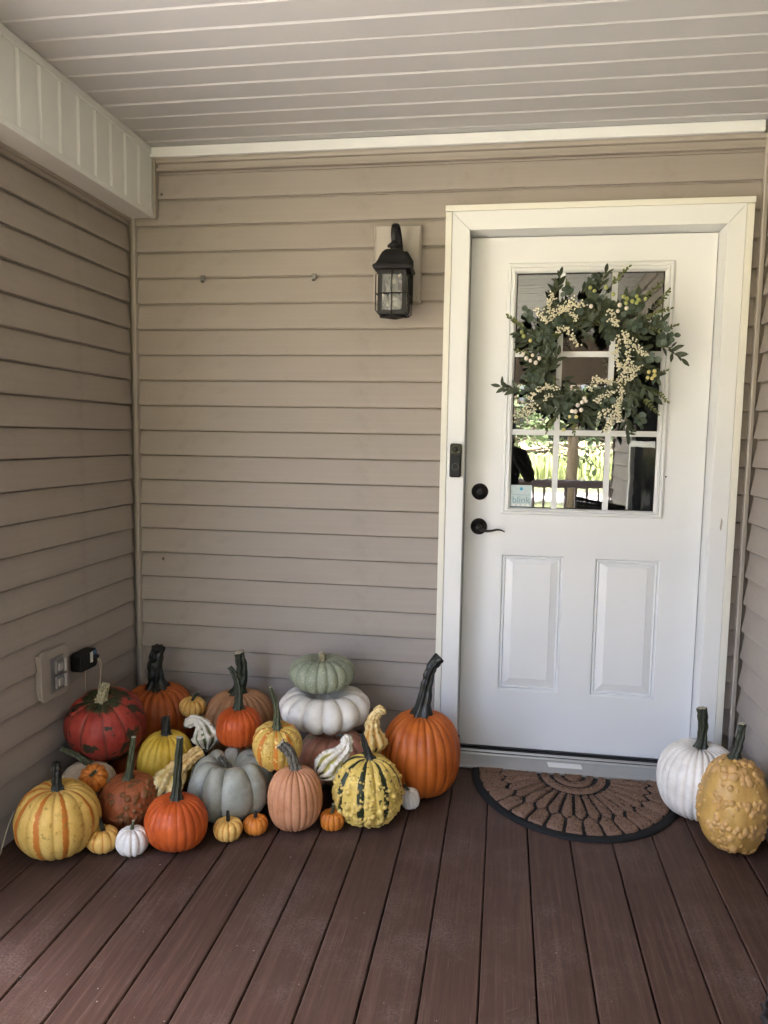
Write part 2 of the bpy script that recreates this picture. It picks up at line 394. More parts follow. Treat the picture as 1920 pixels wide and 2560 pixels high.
left = thing('left_wall', 'tan lap-sided wall on the left with the outdoor outlet', 'wall', (0, 0, 0))
lm = [lap_mesh(1.34 - .021, 'y', 30 + s, -1) for s in range(4)]
for k in range(0, 22): course(left, lm[k % 4], (0, -0.021, lap_z(k)))
MB().box(-1.2, -0.023, -1.325, 0.022, -0.37, 2.62).build('sheathing', 'trim_tan', left)
MB().box(-0.016, 0.004, -1.355, -1.3405, -0.1, 2.145).build('end_post', 'trim_tan', left, bevel=.003)
MB().prism([(-.015, 2.141), (0.005, 2.141), (0.007, 2.146), (0.007, 2.1665), (-.015, 2.1665)], 'y', -1.34, -0.014).build('moulding', 'trim_tan', left)

rightw = thing('right_wall', 'tan lap-sided wall at the right edge of the porch', 'wall', (XR, 0, 0))
WY0, WY1, WZ0, WZ1 = -2.42, -1.42, 0.55, 2.0
rm = [lap_mesh(1.35 - .014, 'y', 40 + s, 1) for s in range(4)]
rm2 = [lap_mesh(3.42 - 2.49, 'y', 50 + s, 1) for s in range(2)]
rm3 = [lap_mesh(3.42 - .014, 'y', 60 + s, 1) for s in range(2)]
for k in range(-2, 22):
    z = lap_z(k)
    if z > WZ1 + .0 or z + EXP < WZ0 - .05: course(rightw, rm3[k % 2], (XR, -0.014, z))
    else: course(rightw, rm[k % 4], (XR, -0.014, z)); course(rightw, rm2[k % 2], (XR, -2.49, z))
b = MB().box(XR + .023, 3.6, -1.42, 0.022, -0.37, 2.62); b.box(XR + .023, 3.6, -3.40, -2.42, -0.37, 2.62); b.box(XR + .023, 3.6, WY0, WY1, -.37, WZ0); b.box(XR + .023, 3.6, WY0, WY1, WZ1, 2.62); b.box(3.4, 3.6, WY0, WY1, WZ0, WZ1)
b.build('sheathing', 'trim_tan', rightw)
MB().box(XR - .004, XR + .02, -3.435, -3.4205, -.1, 2.40).build('end_post', 'trim_tan', rightw, bevel=.003)
win = MB().frame([(0, 1, 0, 1, 0)])  # placeholder replaced below
b = MB()
for (y0, y1, z0, z1) in ((WY0 - .07, WY0, WZ0 - .07, WZ1 + .07), (WY1, WY1 + .07, WZ0 - .07, WZ1 + .07), (WY0, WY1, WZ1, WZ1 + .07), (WY0, WY1, WZ0 - .07, WZ0), (WY0, WY1, 1.26, 1.30)):
    b.box(XR - .018, XR + .05, y0 + .001, y1 - .001, z0, z1)
wf = b.build('window', 'white_vinyl', rightw, bevel=.003)
MB().box(XR + .02, XR + .026, WY0, WY1, WZ0, WZ1).build('pane', 'glass_side', wf)
N = NT('reflection_blocker'); tr_ = N.n('ShaderNodeBsdfTransparent'); df_ = N.n('ShaderNodeBsdfDiffuse'); df_.inputs[0].default_value = (.03, .03, .032, 1); mx_ = N.n('ShaderNodeMixShader'); mx_.inputs[0].default_value = .6
N.l(tr_.outputs[0], mx_.inputs[1]); N.l(df_.outputs[0], mx_.inputs[2]); N.l(mx_.outputs[0], N.out.inputs[0]); M['blocker_sheet'] = N.m
MB().box(XR + .010, XR + .011, WY0, WY1, WZ0, WZ1).build('reflection_blocker', 'blocker_sheet', wf)  # dark sheet added over the glass to cut its bright reflection
b = MB(); vs = []; fs = []
for i in range(121):
    y = WY0 + .01 + (WY1 - WY0 - .02) * i / 120; x = XR + .12 + .018 * math.sin(i * 1.05)
    vs += [(x, y, WZ0 + .02), (x, y, WZ1 - .02)]
    if i: fs.append((2 * i - 2, 2 * i, 2 * i + 1, 2 * i - 1))
b.add(vs, fs).build('curtain', 'curtain', wf, smooth=True)

# dim room behind the door
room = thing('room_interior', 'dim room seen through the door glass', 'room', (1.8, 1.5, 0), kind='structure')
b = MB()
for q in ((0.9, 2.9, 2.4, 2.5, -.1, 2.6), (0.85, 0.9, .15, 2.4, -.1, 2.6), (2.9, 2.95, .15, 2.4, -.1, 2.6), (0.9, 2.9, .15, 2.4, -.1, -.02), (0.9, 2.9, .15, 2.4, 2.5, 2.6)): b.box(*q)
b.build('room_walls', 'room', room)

# ------------------------------------------------------------------ ceiling, beams and roof
ceil = thing('porch_ceiling', 'white ribbed vinyl soffit ceiling of the porch', 'ceiling', (0, 0, 2.42), kind='structure')
CZ = 2.42; RP = 0.1075
pp = [(0, 0), (0, .010), (.011, -.0005), (.013, 0.0), (RP, 0.0), (RP, .014), (0, .014)]
# strip runs towards -y: local p measured towards the house (+y)
pr = [(p, q) for p, q in [(0.0, 0.0085), (0.010, -0.0012), (0.0125, 0.0), (RP - .0008, 0.0), (RP - .0008, 0.012), (0.0, 0.012)]]
ms = []
for s in range(3):
    r = random.Random(s); p1 = r.uniform(0, 6)
    bb = MB().prism(pr, 'x', 0.0995, XR + .01, 16, lambda a, j, p, q: (p, q + (0.0009 * math.sin(a * 2.7 + p1) if j in (1, 2, 3) else 0)))
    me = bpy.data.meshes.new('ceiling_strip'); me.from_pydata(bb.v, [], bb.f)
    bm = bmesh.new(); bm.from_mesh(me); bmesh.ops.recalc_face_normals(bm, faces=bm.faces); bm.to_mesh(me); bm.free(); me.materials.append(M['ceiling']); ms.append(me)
for i in range(51):
    o = bpy.data.objects.new('ceiling_strip', ms[i % 3]); COL.objects.link(o); o.parent = ceil
    if i > 31: o.scale = (1.645, 1, 1); o.location.x = -.064
    o.location = (o.location.x, -0.082 - RP * i + (RP - .0125 - .0) * 0 - 0.0, 0)
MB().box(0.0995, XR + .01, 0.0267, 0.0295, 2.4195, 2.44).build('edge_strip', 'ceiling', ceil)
roof = thing('porch_roof', 'flat roof slab above the porch ceiling', 'roof', (1, -2, 2.45))
MB().box(-0.35, 3.9, -5.85, 3.2, 2.625, 2.80).box(-1.6, -0.3505, -1.48, 3.2, 2.625, 2.80).build('roof_deck', 'trim_tan', roof)
MB().box(0.0, XR + .01, -5.6, 0.0165, 2.44, 2.6245).box(XR + .0105, 3.94, -5.6, -3.41, 2.44, 2.6245).build('roof_framing', 'room', roof)

beam = thing('left_beam', 'white ribbed vinyl beam box along the ceiling, left', 'beam', (0.05, -1, 2.15))
BX = 0.097
MB().box(-0.006, BX - .011, -5.55, -0.0165, 2.160, 2.4385).build('beam_core', 'white_vinyl', beam)
pr = [(0.0, -.0092), (.012, 0.0022), (.015, 0.0), (.1015, 0.0), (.1015, -.0098), (0, -.0098)]
bb = MB(); vs = [(BX + q, p, z) for z in (2.172, 2.392) for p, q in pr]; k = len(pr)
fs = [(j, (j + 1) % k, k + (j + 1) % k, k + j) for j in range(k)] + [tuple(range(k)), tuple(range(2 * k - 1, k - 1, -1))]
bb.add(vs, fs); me = bpy.data.meshes.new('beam_panel'); me.from_pydata(bb.v, [], bb.f)
bm = bmesh.new(); bm.from_mesh(me); bmesh.ops.recalc_face_normals(bm, faces=bm.faces); bm.to_mesh(me); bm.free(); me.materials.append(M['white_vinyl'])
for i in range(52):
    o = bpy.data.objects.new('beam_panel', me); COL.objects.link(o); o.parent = beam; o.location = Vector((0, -0.136 - .1043 * i, 0)) - beam.location
MB().box(BX - .0095, BX + .0012, -0.031, -0.0165, 2.172, 2.392).build('beam_panel', 'white_vinyl', beam)
MB().box(BX - .013, BX + .004, -5.55, -0.0165, 2.150, 2.1715).build('bottom_channel', 'white_vinyl', beam, bevel=.002)
MB().box(BX - .013, BX + .005, -5.55, -0.0165, 2.3925, 2.4185).build('top_channel', 'white_vinyl', beam, bevel=.002)
MB().box(-0.0055, BX - .0135, -5.55, -0.0165, 2.1515, 2.1595).build('beam_soffit', 'white_vinyl', beam)
M['taupe'] = simple('taupe_vinyl', (0.30, 0.235, 0.205), 0.6, 0.08, 5)
fb = thing('front_beam', 'ribbed front beam across the porch opening', 'beam', (1.2, -5.5, 1.9))
for i in range(31): MB().box(0.02 + .126 * i, 0.02 + .126 * i + .123, -5.49, -5.47, 1.91, 2.40).build('beam_panel', 'taupe', fb, bevel=.004)
MB().box(-.02, 3.94, -5.58, -5.4905, 1.90, 2.4385).build('beam_core', 'taupe', fb)
M['porch_brown'] = simple('brown_painted_rail', (0.19, 0.155, 0.16), 0.5, 0.1, 20)
def post(x, y, label):
    t = thing('porch_post', label, 'post', (x, y, 0), group='porch posts')
    MB().box(x - .05, x + .05, y - .05, y + .05, .0405, 1.899).build('shaft', 'white_vinyl', t, bevel=.004)
    MB().box(x - .07, x + .07, y - .07, y + .07, 0.0, .04).build('base', 'white_vinyl', t, bevel=.004)
post(0.06, -5.53, 'white porch post at the front left corner'); post(3.84, -5.53, 'white porch post at the front right corner')
def railing(p0, p1, label):
    p0 = Vector(p0); p1 = Vector(p1); d = (p1 - p0); L = d.length; d.normalize(); n = Vector((-d.y, d.x, 0))
    t = thing('railing', label, 'railing', p0, group='porch railings')
    def bar(name, a, bb_, hw, z0, z1):
        q = [p0 + d * a - n * hw, p0 + d * bb_ - n * hw, p0 + d * bb_ + n * hw, p0 + d * a + n * hw]
        m = MB(); m.add([(v.x, v.y, z0) for v in q] + [(v.x, v.y, z1) for v in q], [(0, 3, 2, 1), (4, 5, 6, 7), (0, 1, 5, 4), (1, 2, 6, 5), (2, 3, 7, 6), (3, 0, 4, 7)])
        return m.build(name, 'porch_brown', t, bevel=.004)
    bar('top_rail', 0, L, .045, .815, .855); bar('under_rail', 0, L, .02, .765, .8145); bar('bottom_rail', 0, L, .02, .08, .13)
    bar('foot', 0.001, .06, .018, 0.0, .0795); bar('foot', L - .06, L - .001, .018, 0.0, .0795)
    k = int(L / .115)
    for i in range(k):
        c = p0 + d * (L * (i + .5) / k)
        MB().lathe([(.0165, .1305), (.0165, .20), (.010, .22), (.0155, .27), (.012, .45), (.0155, .62), (.010, .67), (.0165, .69), (.0165, .7645)], (c.x, c.y, 0), n=8).build('baluster', 'porch_brown', t, smooth=True)
railing((.135, -5.53, 0), (3.785, -5.53, 0), 'brown turned-baluster railing along the porch front')
railing((.05, -2.35, 0), (.05, -5.455, 0), 'brown turned-baluster railing along the open left side')
blocker = thing('light_blocking_wall', 'added tan lap-sided wall blocking light at the right end of the porch, outside the view', 'wall', (3.93, -3.45, 0))  # added wall, unseen; cuts the light reaching the left wall
wm = [lap_mesh(2.1, 'y', 70 + q_, 1) for q_ in range(2)]
for k in range(-2, 22): course(blocker, wm[k % 2], (3.93, -3.45, lap_z(k)))
MB().box(3.953, 4.1, -5.6, -3.41, -.37, 2.62).build('sheathing', 'trim_tan', blocker)
MB().box(3.925, 3.955, -5.61, -5.5505, -.05, 2.40).build('end_post', 'trim_tan', blocker, bevel=.003)

# ------------------------------------------------------------------ door
DX0, DX1, DT, DY = 1.359, 2.266, 2.069, 0.075
door = thing('front_door', 'white half-glass front door with two raised panels', 'door', (1.812, .08, .047))
GX0, GX1, GZ0, GZ1 = 1.504, 2.116, 1.004, 1.968
gx0, gx1, gz0, gz1 = 1.539, 2.083, 1.030, 1.931
b = MB(); DB = 0.049
xs = [DX0 + .003, GX0 + .012, GX1 - .012, DX1 - .003]
pans = [(1.514, 1.753, .288, .840), (1.877, 2.120, .288, .838)]
def rectface(m, x0, x1, z0, z1, y=DY): m.add([(x0, y, z0), (x1, y, z0), (x1, y, z1), (x0, y, z1)], [(0, 1, 2, 3)])
rectface(b, xs[0], xs[1], 1.01, DT - .003); rectface(b, xs[2], xs[3], 1.01, DT - .003); rectface(b, xs[1], xs[2], GZ1 - .006, DT - .003)
zz = [DB, .288, .838, 1.01]
rectface(b, xs[0], xs[3], DB, .288); rectface(b, xs[0], pans[0][0], .288, 1.01); rectface(b, pans[0][1], pans[1][0], .288, 1.01); rectface(b, pans[1][1], xs[3], .288, 1.01)
rectface(b, pans[0][0], pans[0][1], .840, 1.01); rectface(b, pans[1][0], pans[1][1], .838, 1.01)
for (x0, x1, z0, z1) in pans:
    b.frame([(x0, x1, z0, z1, DY), (x0 + .006, x1 - .006, z0 + .006, z1 - .006, DY + .010), (x0 + .012, x1 - .012, z0 + .012, z1 - .012, DY + .005), (x0 + .016, x1 - .016, z0 + .016, z1 - .016, DY + .012),
             (x0 + .044, x1 - .044, z0 + .048, z1 - .026 - .004, DY + .002), (x0 + .046, x1 - .046, z0 + .050, z1 - .032, DY + .0005)], close=True)
b.frame([(xs[0], xs[3], DB, DT - .003, DY), (xs[0], xs[3], DB, DT - .003, DY + .044)])
b.frame([(xs[1], xs[2], 1.01, GZ1 - .006, DY), (xs[1], xs[2], 1.01, GZ1 - .006, DY + .044)])
b.build('door_slab', 'door', door, recalc=False)
# glazing frame moulding
b = MB().frame([(GX0, GX1, GZ0, GZ1, DY + .001), (GX0, GX1, GZ0, GZ1, DY - .006), (GX0 + .004, GX1 - .004, GZ0 + .004, GZ1 - .004, DY - .011), (GX0 + .011, GX1 - .011, GZ0 + .011, GZ1 - .011, DY - .012),
               (GX0 + .014, GX1 - .014, GZ0 + .013, GZ1 - .015, DY - .007), (GX0 + .020, GX1 - .019, GZ0 + .017, GZ1 - .022, DY - .012), (gx0 - .008, gx1 + .008, gz0 - .006, gz1 + .008, DY - .0125), (gx0, gx1, gz0, gz1, DY - .004), (gx0, gx1, gz0, gz1, DY + .012)])
b.build('window_frame', 'door', door)
win = MB().box(gx0 + .0005, gx1 - .0005, DY + .004, DY + .0075, gz0 + .0005, gz1 - .0005).build('window_pane', 'glass', door)
MB().frame([(gx0 + .0005, gx1 - .0005, gz0 + .0005, gz1 - .0005, DY + .0030), (gx0 + .004, gx1 - .004, gz0 + .004, gz1 - .004, DY + .0030)]).build('glazing_seal', 'rubber', door)
for x in (1.709, 1.903):
    MB().box(x - .0105, x + .0105, DY - .0015, DY + .0036, gz0, gz1).build('muntin', 'door', door)
for z in (1.626, 1.326):
    for (x0, x1) in ((gx0, 1.6983), (1.7197, 1.8923), (1.9137, gx1)):
        MB().box(x0, x1, DY - .0015, DY + .0036, z - .0105, z + .0105).build('muntin', 'door', door)
# deadbolt and lever
def rosette(cx, cz, name):
    p = [(0.0, -.016), (.012, -.016), (.0165, -.014), (.018, -.010), (.026, -.0085), (.031, -.006), (.033, -.002), (.033, 0.002)]
    return MB().lathe(p, (cx, DY - .001, cz), 'y', 36).build(name, 'bronze', door, smooth=True)
db = rosette(1.420, 1.089, 'deadbolt'); MB().lathe([(0, -.0195), (.0075, -.0195), (.008, -.0165)], (1.420, DY - .001, 1.087), 'y', 20).build('key_cylinder', 'black_metal', db, smooth=False)
MB().box(1.4192, 1.4208, DY - .0214, DY - .0205, 1.083, 1.0895).build('keyhole', 'dark_void', db)
lv = rosette(1.420, .950, 'lever_rosette')
MB().lathe([(0, -.052), (.009, -.052), (.0115, -.049), (.012, -.016)], (1.420, DY, .950), 'y', 24).build('lever_hub', 'bronze', door, smooth=True)
pts = catmull([(1.422, DY - .042, .946), (1.445, DY - .045, .938), (1.470, DY - .045, .939), (1.492, DY - .043, .944), (1.510, DY - .040, .942), (1.523, DY - .038, .935)], 6)
MB().tube(pts, list(np.interp(range(len(pts)), [0, 8, 20, len(pts) - 1], [.0085, .0065, .0052, .0022])), 10, flat=.8).build('lever', 'bronze', door, smooth=True)
# window sticker
M['sticker'] = simple('pale_sticker', (0.46, 0.56, 0.58), 0.35, 0.2, 60)
M['sticker_ink'] = simple('sticker_ink', (0.18, 0.30, 0.36), 0.4)
M['sticker_blue'] = simple('sticker_blue', (0.05, 0.32, 0.55), 0.4)
stk = MB().box(1.541, 1.622, DY + .0028, DY + .0035, 1.034, 1.119).build('window_sticker', 'sticker', door)
MB().lathe([(0, -.0004), (.0065, -.0004), (.0065, 0)], (1.582, DY + .0027, 1.104), 'y', 20).build('logo', 'sticker_blue', stk)
MB().box(1.548, 1.616, DY + .0022, DY + .0026, 1.0795, 1.0808).build('logo_line', 'sticker_ink', stk)
cu = bpy.data.curves.new('lettering', 'FONT'); cu.body = 'blink'; cu.size = .036; cu.extrude = .0002; cu.align_x = 'CENTER'
to = bpy.data.objects.new('lettering', cu); COL.objects.link(to)
dg = bpy.context.evaluated_depsgraph_get(); me = bpy.data.meshes.new_from_object(to.evaluated_get(dg)); bpy.data.objects.remove(to)
lt = link('lettering', me, 'sticker_ink', stk); lt.rotation_euler = (PI / 2, 0, 0); lt.location = Vector((1.582, DY + .0022, 1.049)) - parent_origin(stk)
for i in range(4): MB().box(1.548 + .018 * i, 1.560 + .018 * i, DY + .0022, DY + .0026, 1.037, 1.044).build('small_print', 'label_white', stk)
MB().lathe([(0, -.003), (.0028, -.0025), (.0032, 0)], (2.1235, DY - .0005, 1.165), 'y', 12).build('stray_screw', 'black_metal', door)

# door frame
fr = thing('door_frame', 'white aluminium-clad frame and casing around the front door', 'door frame', (1.812, 0, 0))
FY = -0.030; TX0, TX1, TT = 1.293, 2.327, 2.137
for (x0, x1, nm) in ((TX0, DX0, 'L'), (DX1, TX1, 'R')):
    sx = 1 if nm == 'L' else -1
    xo, xi = (x0, x1) if nm == 'L' else (x1, x0)
    # casing face + jamb return, mitred at the top
    m = MB(); zt_o, zt_i = TT, DT
    m.add([(xo, FY, 0.017), (xi, FY, 0.017), (xi, FY, zt_i), (xo, FY, zt_o), (xo, .016, 0.017), (xi, DY + .055, 0.017), (xi, DY + .055, zt_i), (xo, .016, zt_o)],
          [(0, 1, 2, 3), (1, 5, 6, 2), (4, 0, 3, 7), (5, 4, 7, 6), (0, 4, 5, 1), (3, 2, 6, 7)])
    m.build('casing', 'jamb', fr, bevel=.0015)
m = MB(); m.add([(TX0, FY - .0002, TT), (DX0, FY - .0002, DT + .0006), (DX1, FY - .0002, DT + .0006), (TX1, FY - .0002, TT), (TX0, .016, TT + .0002), (DX0, DY + .055, DT + .0006), (DX1, DY + .055, DT + .0006), (TX1, .016, TT + .0002)],
      [(0, 1, 2, 3), (1, 5, 6, 2), (0, 3, 7, 4), (4, 5, 6, 7)]); m.v = [(x, y, z + .0005) for x, y, z in m.v]
m.build('casing', 'jamb', fr)
M['cream_vinyl'] = white_mat('cream_vinyl_channel', (0.74, 0.72, 0.64), 0.45, 0.1)
MB().box(1.268, TX0 - .0008, -.034, .013, 0.012, TT - .001).build('edge_channel', 'cream_vinyl', fr, bevel=.002)
MB().box(TX1 + .0008, 2.353, -.034, .013, 0.012, TT - .001).build('edge_channel', 'cream_vinyl', fr, bevel=.002)
MB().box(1.2665, 2.3545, -.036, .013, TT + .0012, 2.160).build('edge_channel', 'cream_vinyl', fr, bevel=.002)
# chip of scraped paint on the right casing
MB().add([(2.300, FY - .0006, .985), (2.306, FY - .0006, .975), (2.309, FY - .0006, 1.012), (2.304, FY - .0006, 1.025)], [(0, 1, 2, 3)]).build('scuff', 'block_tan', fr)
# sill
sill = thing('door_sill', 'grey aluminium threshold below the front door', 'threshold', (1.812, 0, 0))
MB().prism([(DY + .05, 0.0), (-.046, 0.0), (-.050, .003), (-.050, .010), (-.046, .0125), (.028, .0275), (.030, .033), (.036, .034), (.038, .030), (.046, .030), (.05, .040), (DY + .05, .0405)], 'x', DX0 + .0005, DX1 - .0005).build('sill_plate', 'sill', sill, bevel=.001)
MB().box(DX0 + .002, DX1 - .002, .0505, .071, .0412, .0445).build('weather_strip', 'rubber', sill)
MB().box(DX0 + .002, DX1 - .002, .039, .0452, .0303, .0325).build('drip_gap', 'dark_void', sill)
q = MB(); f = lambda y: .0125 + (y + .046) * (.015 / .074) + .0006
q.add([(1.722, -.018, f(-.018)), (1.852, -.016, f(-.016)), (1.848, .014, f(.014)), (1.717, .014, f(.014))], [(0, 1, 2, 3)]); q.build('paper_label', 'label_white', sill)
MB().box(1.445, 1.453, -.0515, -.0502, .0035, .0095).build('weep_hole', 'dark_void', sill)
MB().box(DX0 + .001, DX0 + .0075, DY - .012, DY - .002, .050, .085).build('sweep_corner', 'rubber', sill)
# doorbell
bell = thing('video_doorbell', 'slim black video doorbell on the left door casing', 'doorbell', (1.328, FY - .001, 1.149))
MB().box(1.306, 1.350, FY - .024, FY - .0008, 1.149, 1.278).build('housing', 'plastic_black', bell, bevel=.008, seg=4)
MB().box(1.3085, 1.3475, FY - .0255, FY - .0242, 1.236, 1.2755).build('camera_window', 'plastic_gloss', bell, bevel=.0015)
MB().lathe([(0, -.0035), (.006, -.003), (.008, -.0015), (.0085, 0)], (1.328, FY - .0257, 1.2565), 'y', 24).build('lens', 'plastic_gloss', bell, smooth=True)
MB().lathe([(.0120, 0), (.0120, -.001), (.0132, -.001), (.0132, 0)], (1.328, FY - .0242, 1.190), 'y', 32).build('button_ring', 'ring_grey', bell, smooth=True)
MB().lathe([(0, -.0008), (.0115, -.0008), (.0118, 0)], (1.328, FY - .0243, 1.190), 'y', 32).build('button', 'plastic_black', bell)
for dx in (-.013, .011): MB().lathe([(0, -.0012), (.0022, -.001), (.0026, 0)], (1.328 + dx, FY - .0257, 1.246), 'y', 10).build('sensor', 'ring_grey', bell)

# ------------------------------------------------------------------ porch lantern
LX, LY = 1.092, -.135
lan = thing('porch_lantern', 'black caged porch lantern with curved arm on tan block', 'lantern', (LX, -.03, 1.73))
blk = MB().frame([(.996, 1.176, 1.809, 2.097, .012), (.996, 1.176, 1.809, 2.097, -.022), (1.002, 1.170, 1.815, 2.091, -.028), (1.006, 1.166, 1.819, 2.087, -.026)], close=True)
blk.build('mounting_block', 'block_tan', lan)
m = MB(); pr = [(1.060, 1.80), (1.150, 1.80), (1.150, 1.96), (1.128, 1.995), (1.082, 1.995), (1.060, 1.96)]
m.add([(x, -.0265, z) for x, z in pr] + [(x, -.046, z) for x, z in pr], [tuple(range(6)), tuple(range(11, 5, -1))] + [(i, (i + 1) % 6, 6 + (i + 1) % 6, 6 + i) for i in range(6)]); m.build('back_plate', 'black_metal', lan, bevel=.004)
pts = catmull([(LX, LY, 1.998), (LX - .002, LY - .012, 2.035), (LX, LY - .002, 2.066), (LX + .004, LY + .035, 2.070), (LX + .008, LY + .07, 2.03), (LX + .01, -.04, 1.97)], 6)
MB().tube(pts, .011, 12, flat=.45).build('arm', 'black_metal', lan, smooth=True)
MB().lathe([(0, .03), (.010, .028), (.014, .020), (.026, .010), (.027, .005), (.016, .002), (.014, -.012), (.020, -.02)], (LX, LY, 1.985), n=24).build('finial', 'black_metal', lan, smooth=True)
rp = [(1.899, .066), (1.9005, .075), (1.908, .0795), (1.914, .0775), (1.921, .068), (1.933, .060), (1.950, .053), (1.965, .044), (1.975, .033), (1.979, .018), (1.980, .0)]
m = MB(); vs = []
rp = [(z_, h_ * .88) for z_, h_ in rp]
for z, h in rp: vs += [(LX - h, LY - h, z), (LX + h, LY - h, z), (LX + h, LY + h, z), (LX - h, LY + h, z)]
fs = [(i * 4 + j, i * 4 + (j + 1) % 4, (i + 1) * 4 + (j + 1) % 4, (i + 1) * 4 + j) for i in range(len(rp) - 1) for j in range(4)]; fs.append((3, 2, 1, 0)); m.add(vs, fs); m.build('roof', 'black_metal', lan)
H = .0505; z0, z1 = 1.742, 1.898
for face in range(4):
    m = MB(); a = [(-H, -H + .0), ]
    def P(u, v_, d): # u along face, d outward
        x, y = {0: (u, -H - d), 1: (H + d, u), 2: (-u, H + d), 3: (-H - d, -u)}[face]; return (LX + x, LY + y, v_)
    def slab(u0, u1, w0, w1, d0, d1):
        m.add([P(u0, w0, d0), P(u1, w0, d0), P(u1, w1, d0), P(u0, w1, d0), P(u0, w0, d1), P(u1, w0, d1), P(u1, w1, d1), P(u0, w1, d1)], [(3, 2, 1, 0), (4, 5, 6, 7), (0, 1, 5, 4), (1, 2, 6, 5), (2, 3, 7, 6), (3, 0, 4, 7)])
    slab(-H, -H + .014, z0, z1, -.003, 0); slab(H - .014, H - .0031, z0, z1, -.003, 0); slab(-H + .0141, H - .0141, z0, z0 + .014, -.003, 0); slab(-H + .0141, H - .0141, z1 - .015, z1, -.003, 0)
    m.build('frame_side', 'black_metal', lan)
    m = MB(); slab(-H + .0141, H - .0141, z0 + .0141, z1 - .0151, -.0024, -.0012); m.build('pane', 'glass_lamp', lan)
    m = MB(); d = .008
    m.tube([P(0, z1 - .002, d * .4), P(0, z1 - .01, d), P(0, z0 + .012, d), P(0, z0 + .002, 0.0)], .0019, 6); zb = (z0 + z1) / 2 - .004
    m.tube([P(-H + .002, zb, d * .9), P(H - .002, zb, d * .9)], .0021, 6)
    m.build('cage_bar', 'black_metal', lan, smooth=True)
    m = MB(); m.tube([P(H + .002, z1 - .012, -.002), P(H + .009, z1 - .018, .007), P(H + .009, z0 + .012, .007), P(H + .002, z0 + .004, 0)], .0019, 6); m.build('corner_rod', 'black_metal', lan, smooth=True)
MB().lathe([(0.02, 1.736), (.050, 1.736), (.052, 1.741), (.03, 1.7415), (.0, 1.7415)], (LX, LY, 0), n=4).build('bottom_tray', 'black_metal', lan)
M['bulb'] = simple('white_bulb', (0.85, 0.85, 0.83), 0.25, 0.02)
bl = MB().lathe([(0, 1.752), (.016, 1.756), (.026, 1.772), (.028, 1.788), (.022, 1.81), (.015, 1.83), (.0135, 1.845)], (LX, LY, 0), n=24).build('bulb', 'bulb', lan, smooth=True)
MB().lathe([(.0145, 1.846), (.0145, 1.895), (.0, 1.896)], (LX, LY, 0), n=20).build('socket', 'label_white', bl, smooth=True)

# hooks in the siding
for i, (x, lab) in enumerate(((.300, 'small metal siding hook nearest the left corner'), (.756, 'small metal siding hook nearest the porch lantern'))):
    z = lap_z(2) + .0
    hk = thing('siding_hook', lab, 'hook', (x, 0, z - .02), group='metal siding hooks')
    MB().prism([(.004, z + .002), (-.0012, z + .0005), (-.0022, z - .011), (-.0035, z - .011), (-.0042, z + .004), (.004, z + .004)], 'x', x - .0085, x + .0085).build('clip', 'grey_metal', hk)
    MB().prism([(-.0022, z - .0108), (-.001, z - .021), (-.006, z - .023), (-.0115, z - .018), (-.0122, z - .0188), (-.0062, z - .0244), (-.0002, z - .022), (-.0012, z - .0108)], 'x', x - .006, x + .005).build('hook_tip', 'grey_metal', hk)

# outlet cover, adapter and wires on the left wall
ol = thing('outdoor_outlet', 'grey covered double outlet on a tan block, left wall', 'outlet', (.0, -.64, .40))
def yz_plate(m, pts, x0, x1):
    k = len(pts); m.add([(x0, y, z) for y, z in pts] + [(x1, y, z) for y, z in pts], [tuple(range(k)), tuple(range(2 * k - 1, k - 1, -1))] + [(i, (i + 1) % k, k + (i + 1) % k, k + i) for i in range(k)]); return m
c_ = .018
def octa(y0, y1, z0, z1, c_): return [(y0 + c_, z0), (y1 - c_, z0), (y1 - c_, z0 + c_), (y1, z0 + c_), (y1, z1 - c_), (y1 - c_, z1 - c_), (y1 - c_, z1), (y0 + c_, z1), (y0 + c_, z1 - c_), (y0, z1 - c_), (y0, z0 + c_), (y0 + c_, z0 + c_)]
yz_plate(MB(), octa(-.710, -.552, .392, .562, .011), .006, .019).build('mounting_plate', 'trim_tan', ol, bevel=.002)
yz_plate(MB(), [(-.705, .402), (-.566, .402), (-.566, .552), (-.705, .552)], -.008, .0055).build('mounting_flange', 'trim_tan', ol, bevel=.002)
M['outlet_grey'] = simple('grey_outlet_cover', (0.20, 0.19, 0.185), 0.4, 0.08, 30)
yz_plate(MB(), [(-.668, .412), (-.588, .412), (-.588, .534), (-.668, .534)], .0195, .0235).build('cover_plate', 'outlet_grey', ol, bevel=.002)
for zc in (.500, .446):
    cv = yz_plate(MB(), [(-.648, zc - .022), (-.600, zc - .022), (-.600, zc + .022), (-.648, zc + .022)], .024, .034).build('flip_cover', 'outlet_grey', ol, bevel=.004)
    yz_plate(MB(), [(-.640, zc - .014), (-.614, zc - .014), (-.614, zc + .012), (-.640, zc + .012)], .0345, .039).build('socket_face', 'plastic_clear', cv, bevel=.002)
    yz_plate(MB(), [(-.606, zc - .022), (-.598, zc - .022), (-.598, zc + .022), (-.606, zc + .022)], .0345, .043).build('hinge', 'plastic_clear', cv, bevel=.002)
ad = thing('power_adapter', 'black plug-in power adapter on the left wall', 'adapter', (0.0, -.46, .43))
yz_plate(MB(), [(-.515, .442), (-.420, .438), (-.410, .448), (-.410, .500), (-.420, .508), (-.508, .510), (-.518, .500), (-.520, .450)], .004, .048).build('housing', 'plastic_black', ad, bevel=.006, seg=3)
yz_plate(MB(), [(-.461, .464), (-.443, .462), (-.443, .502), (-.461, .501)], .0482, .0488).build('rating_label', 'label_white', ad)
yz_plate(MB(), [(-.440, .486), (-.418, .486), (-.418, .503), (-.440, .503)], .0482, .0488).build('blue_label', 'label_blue', ad)
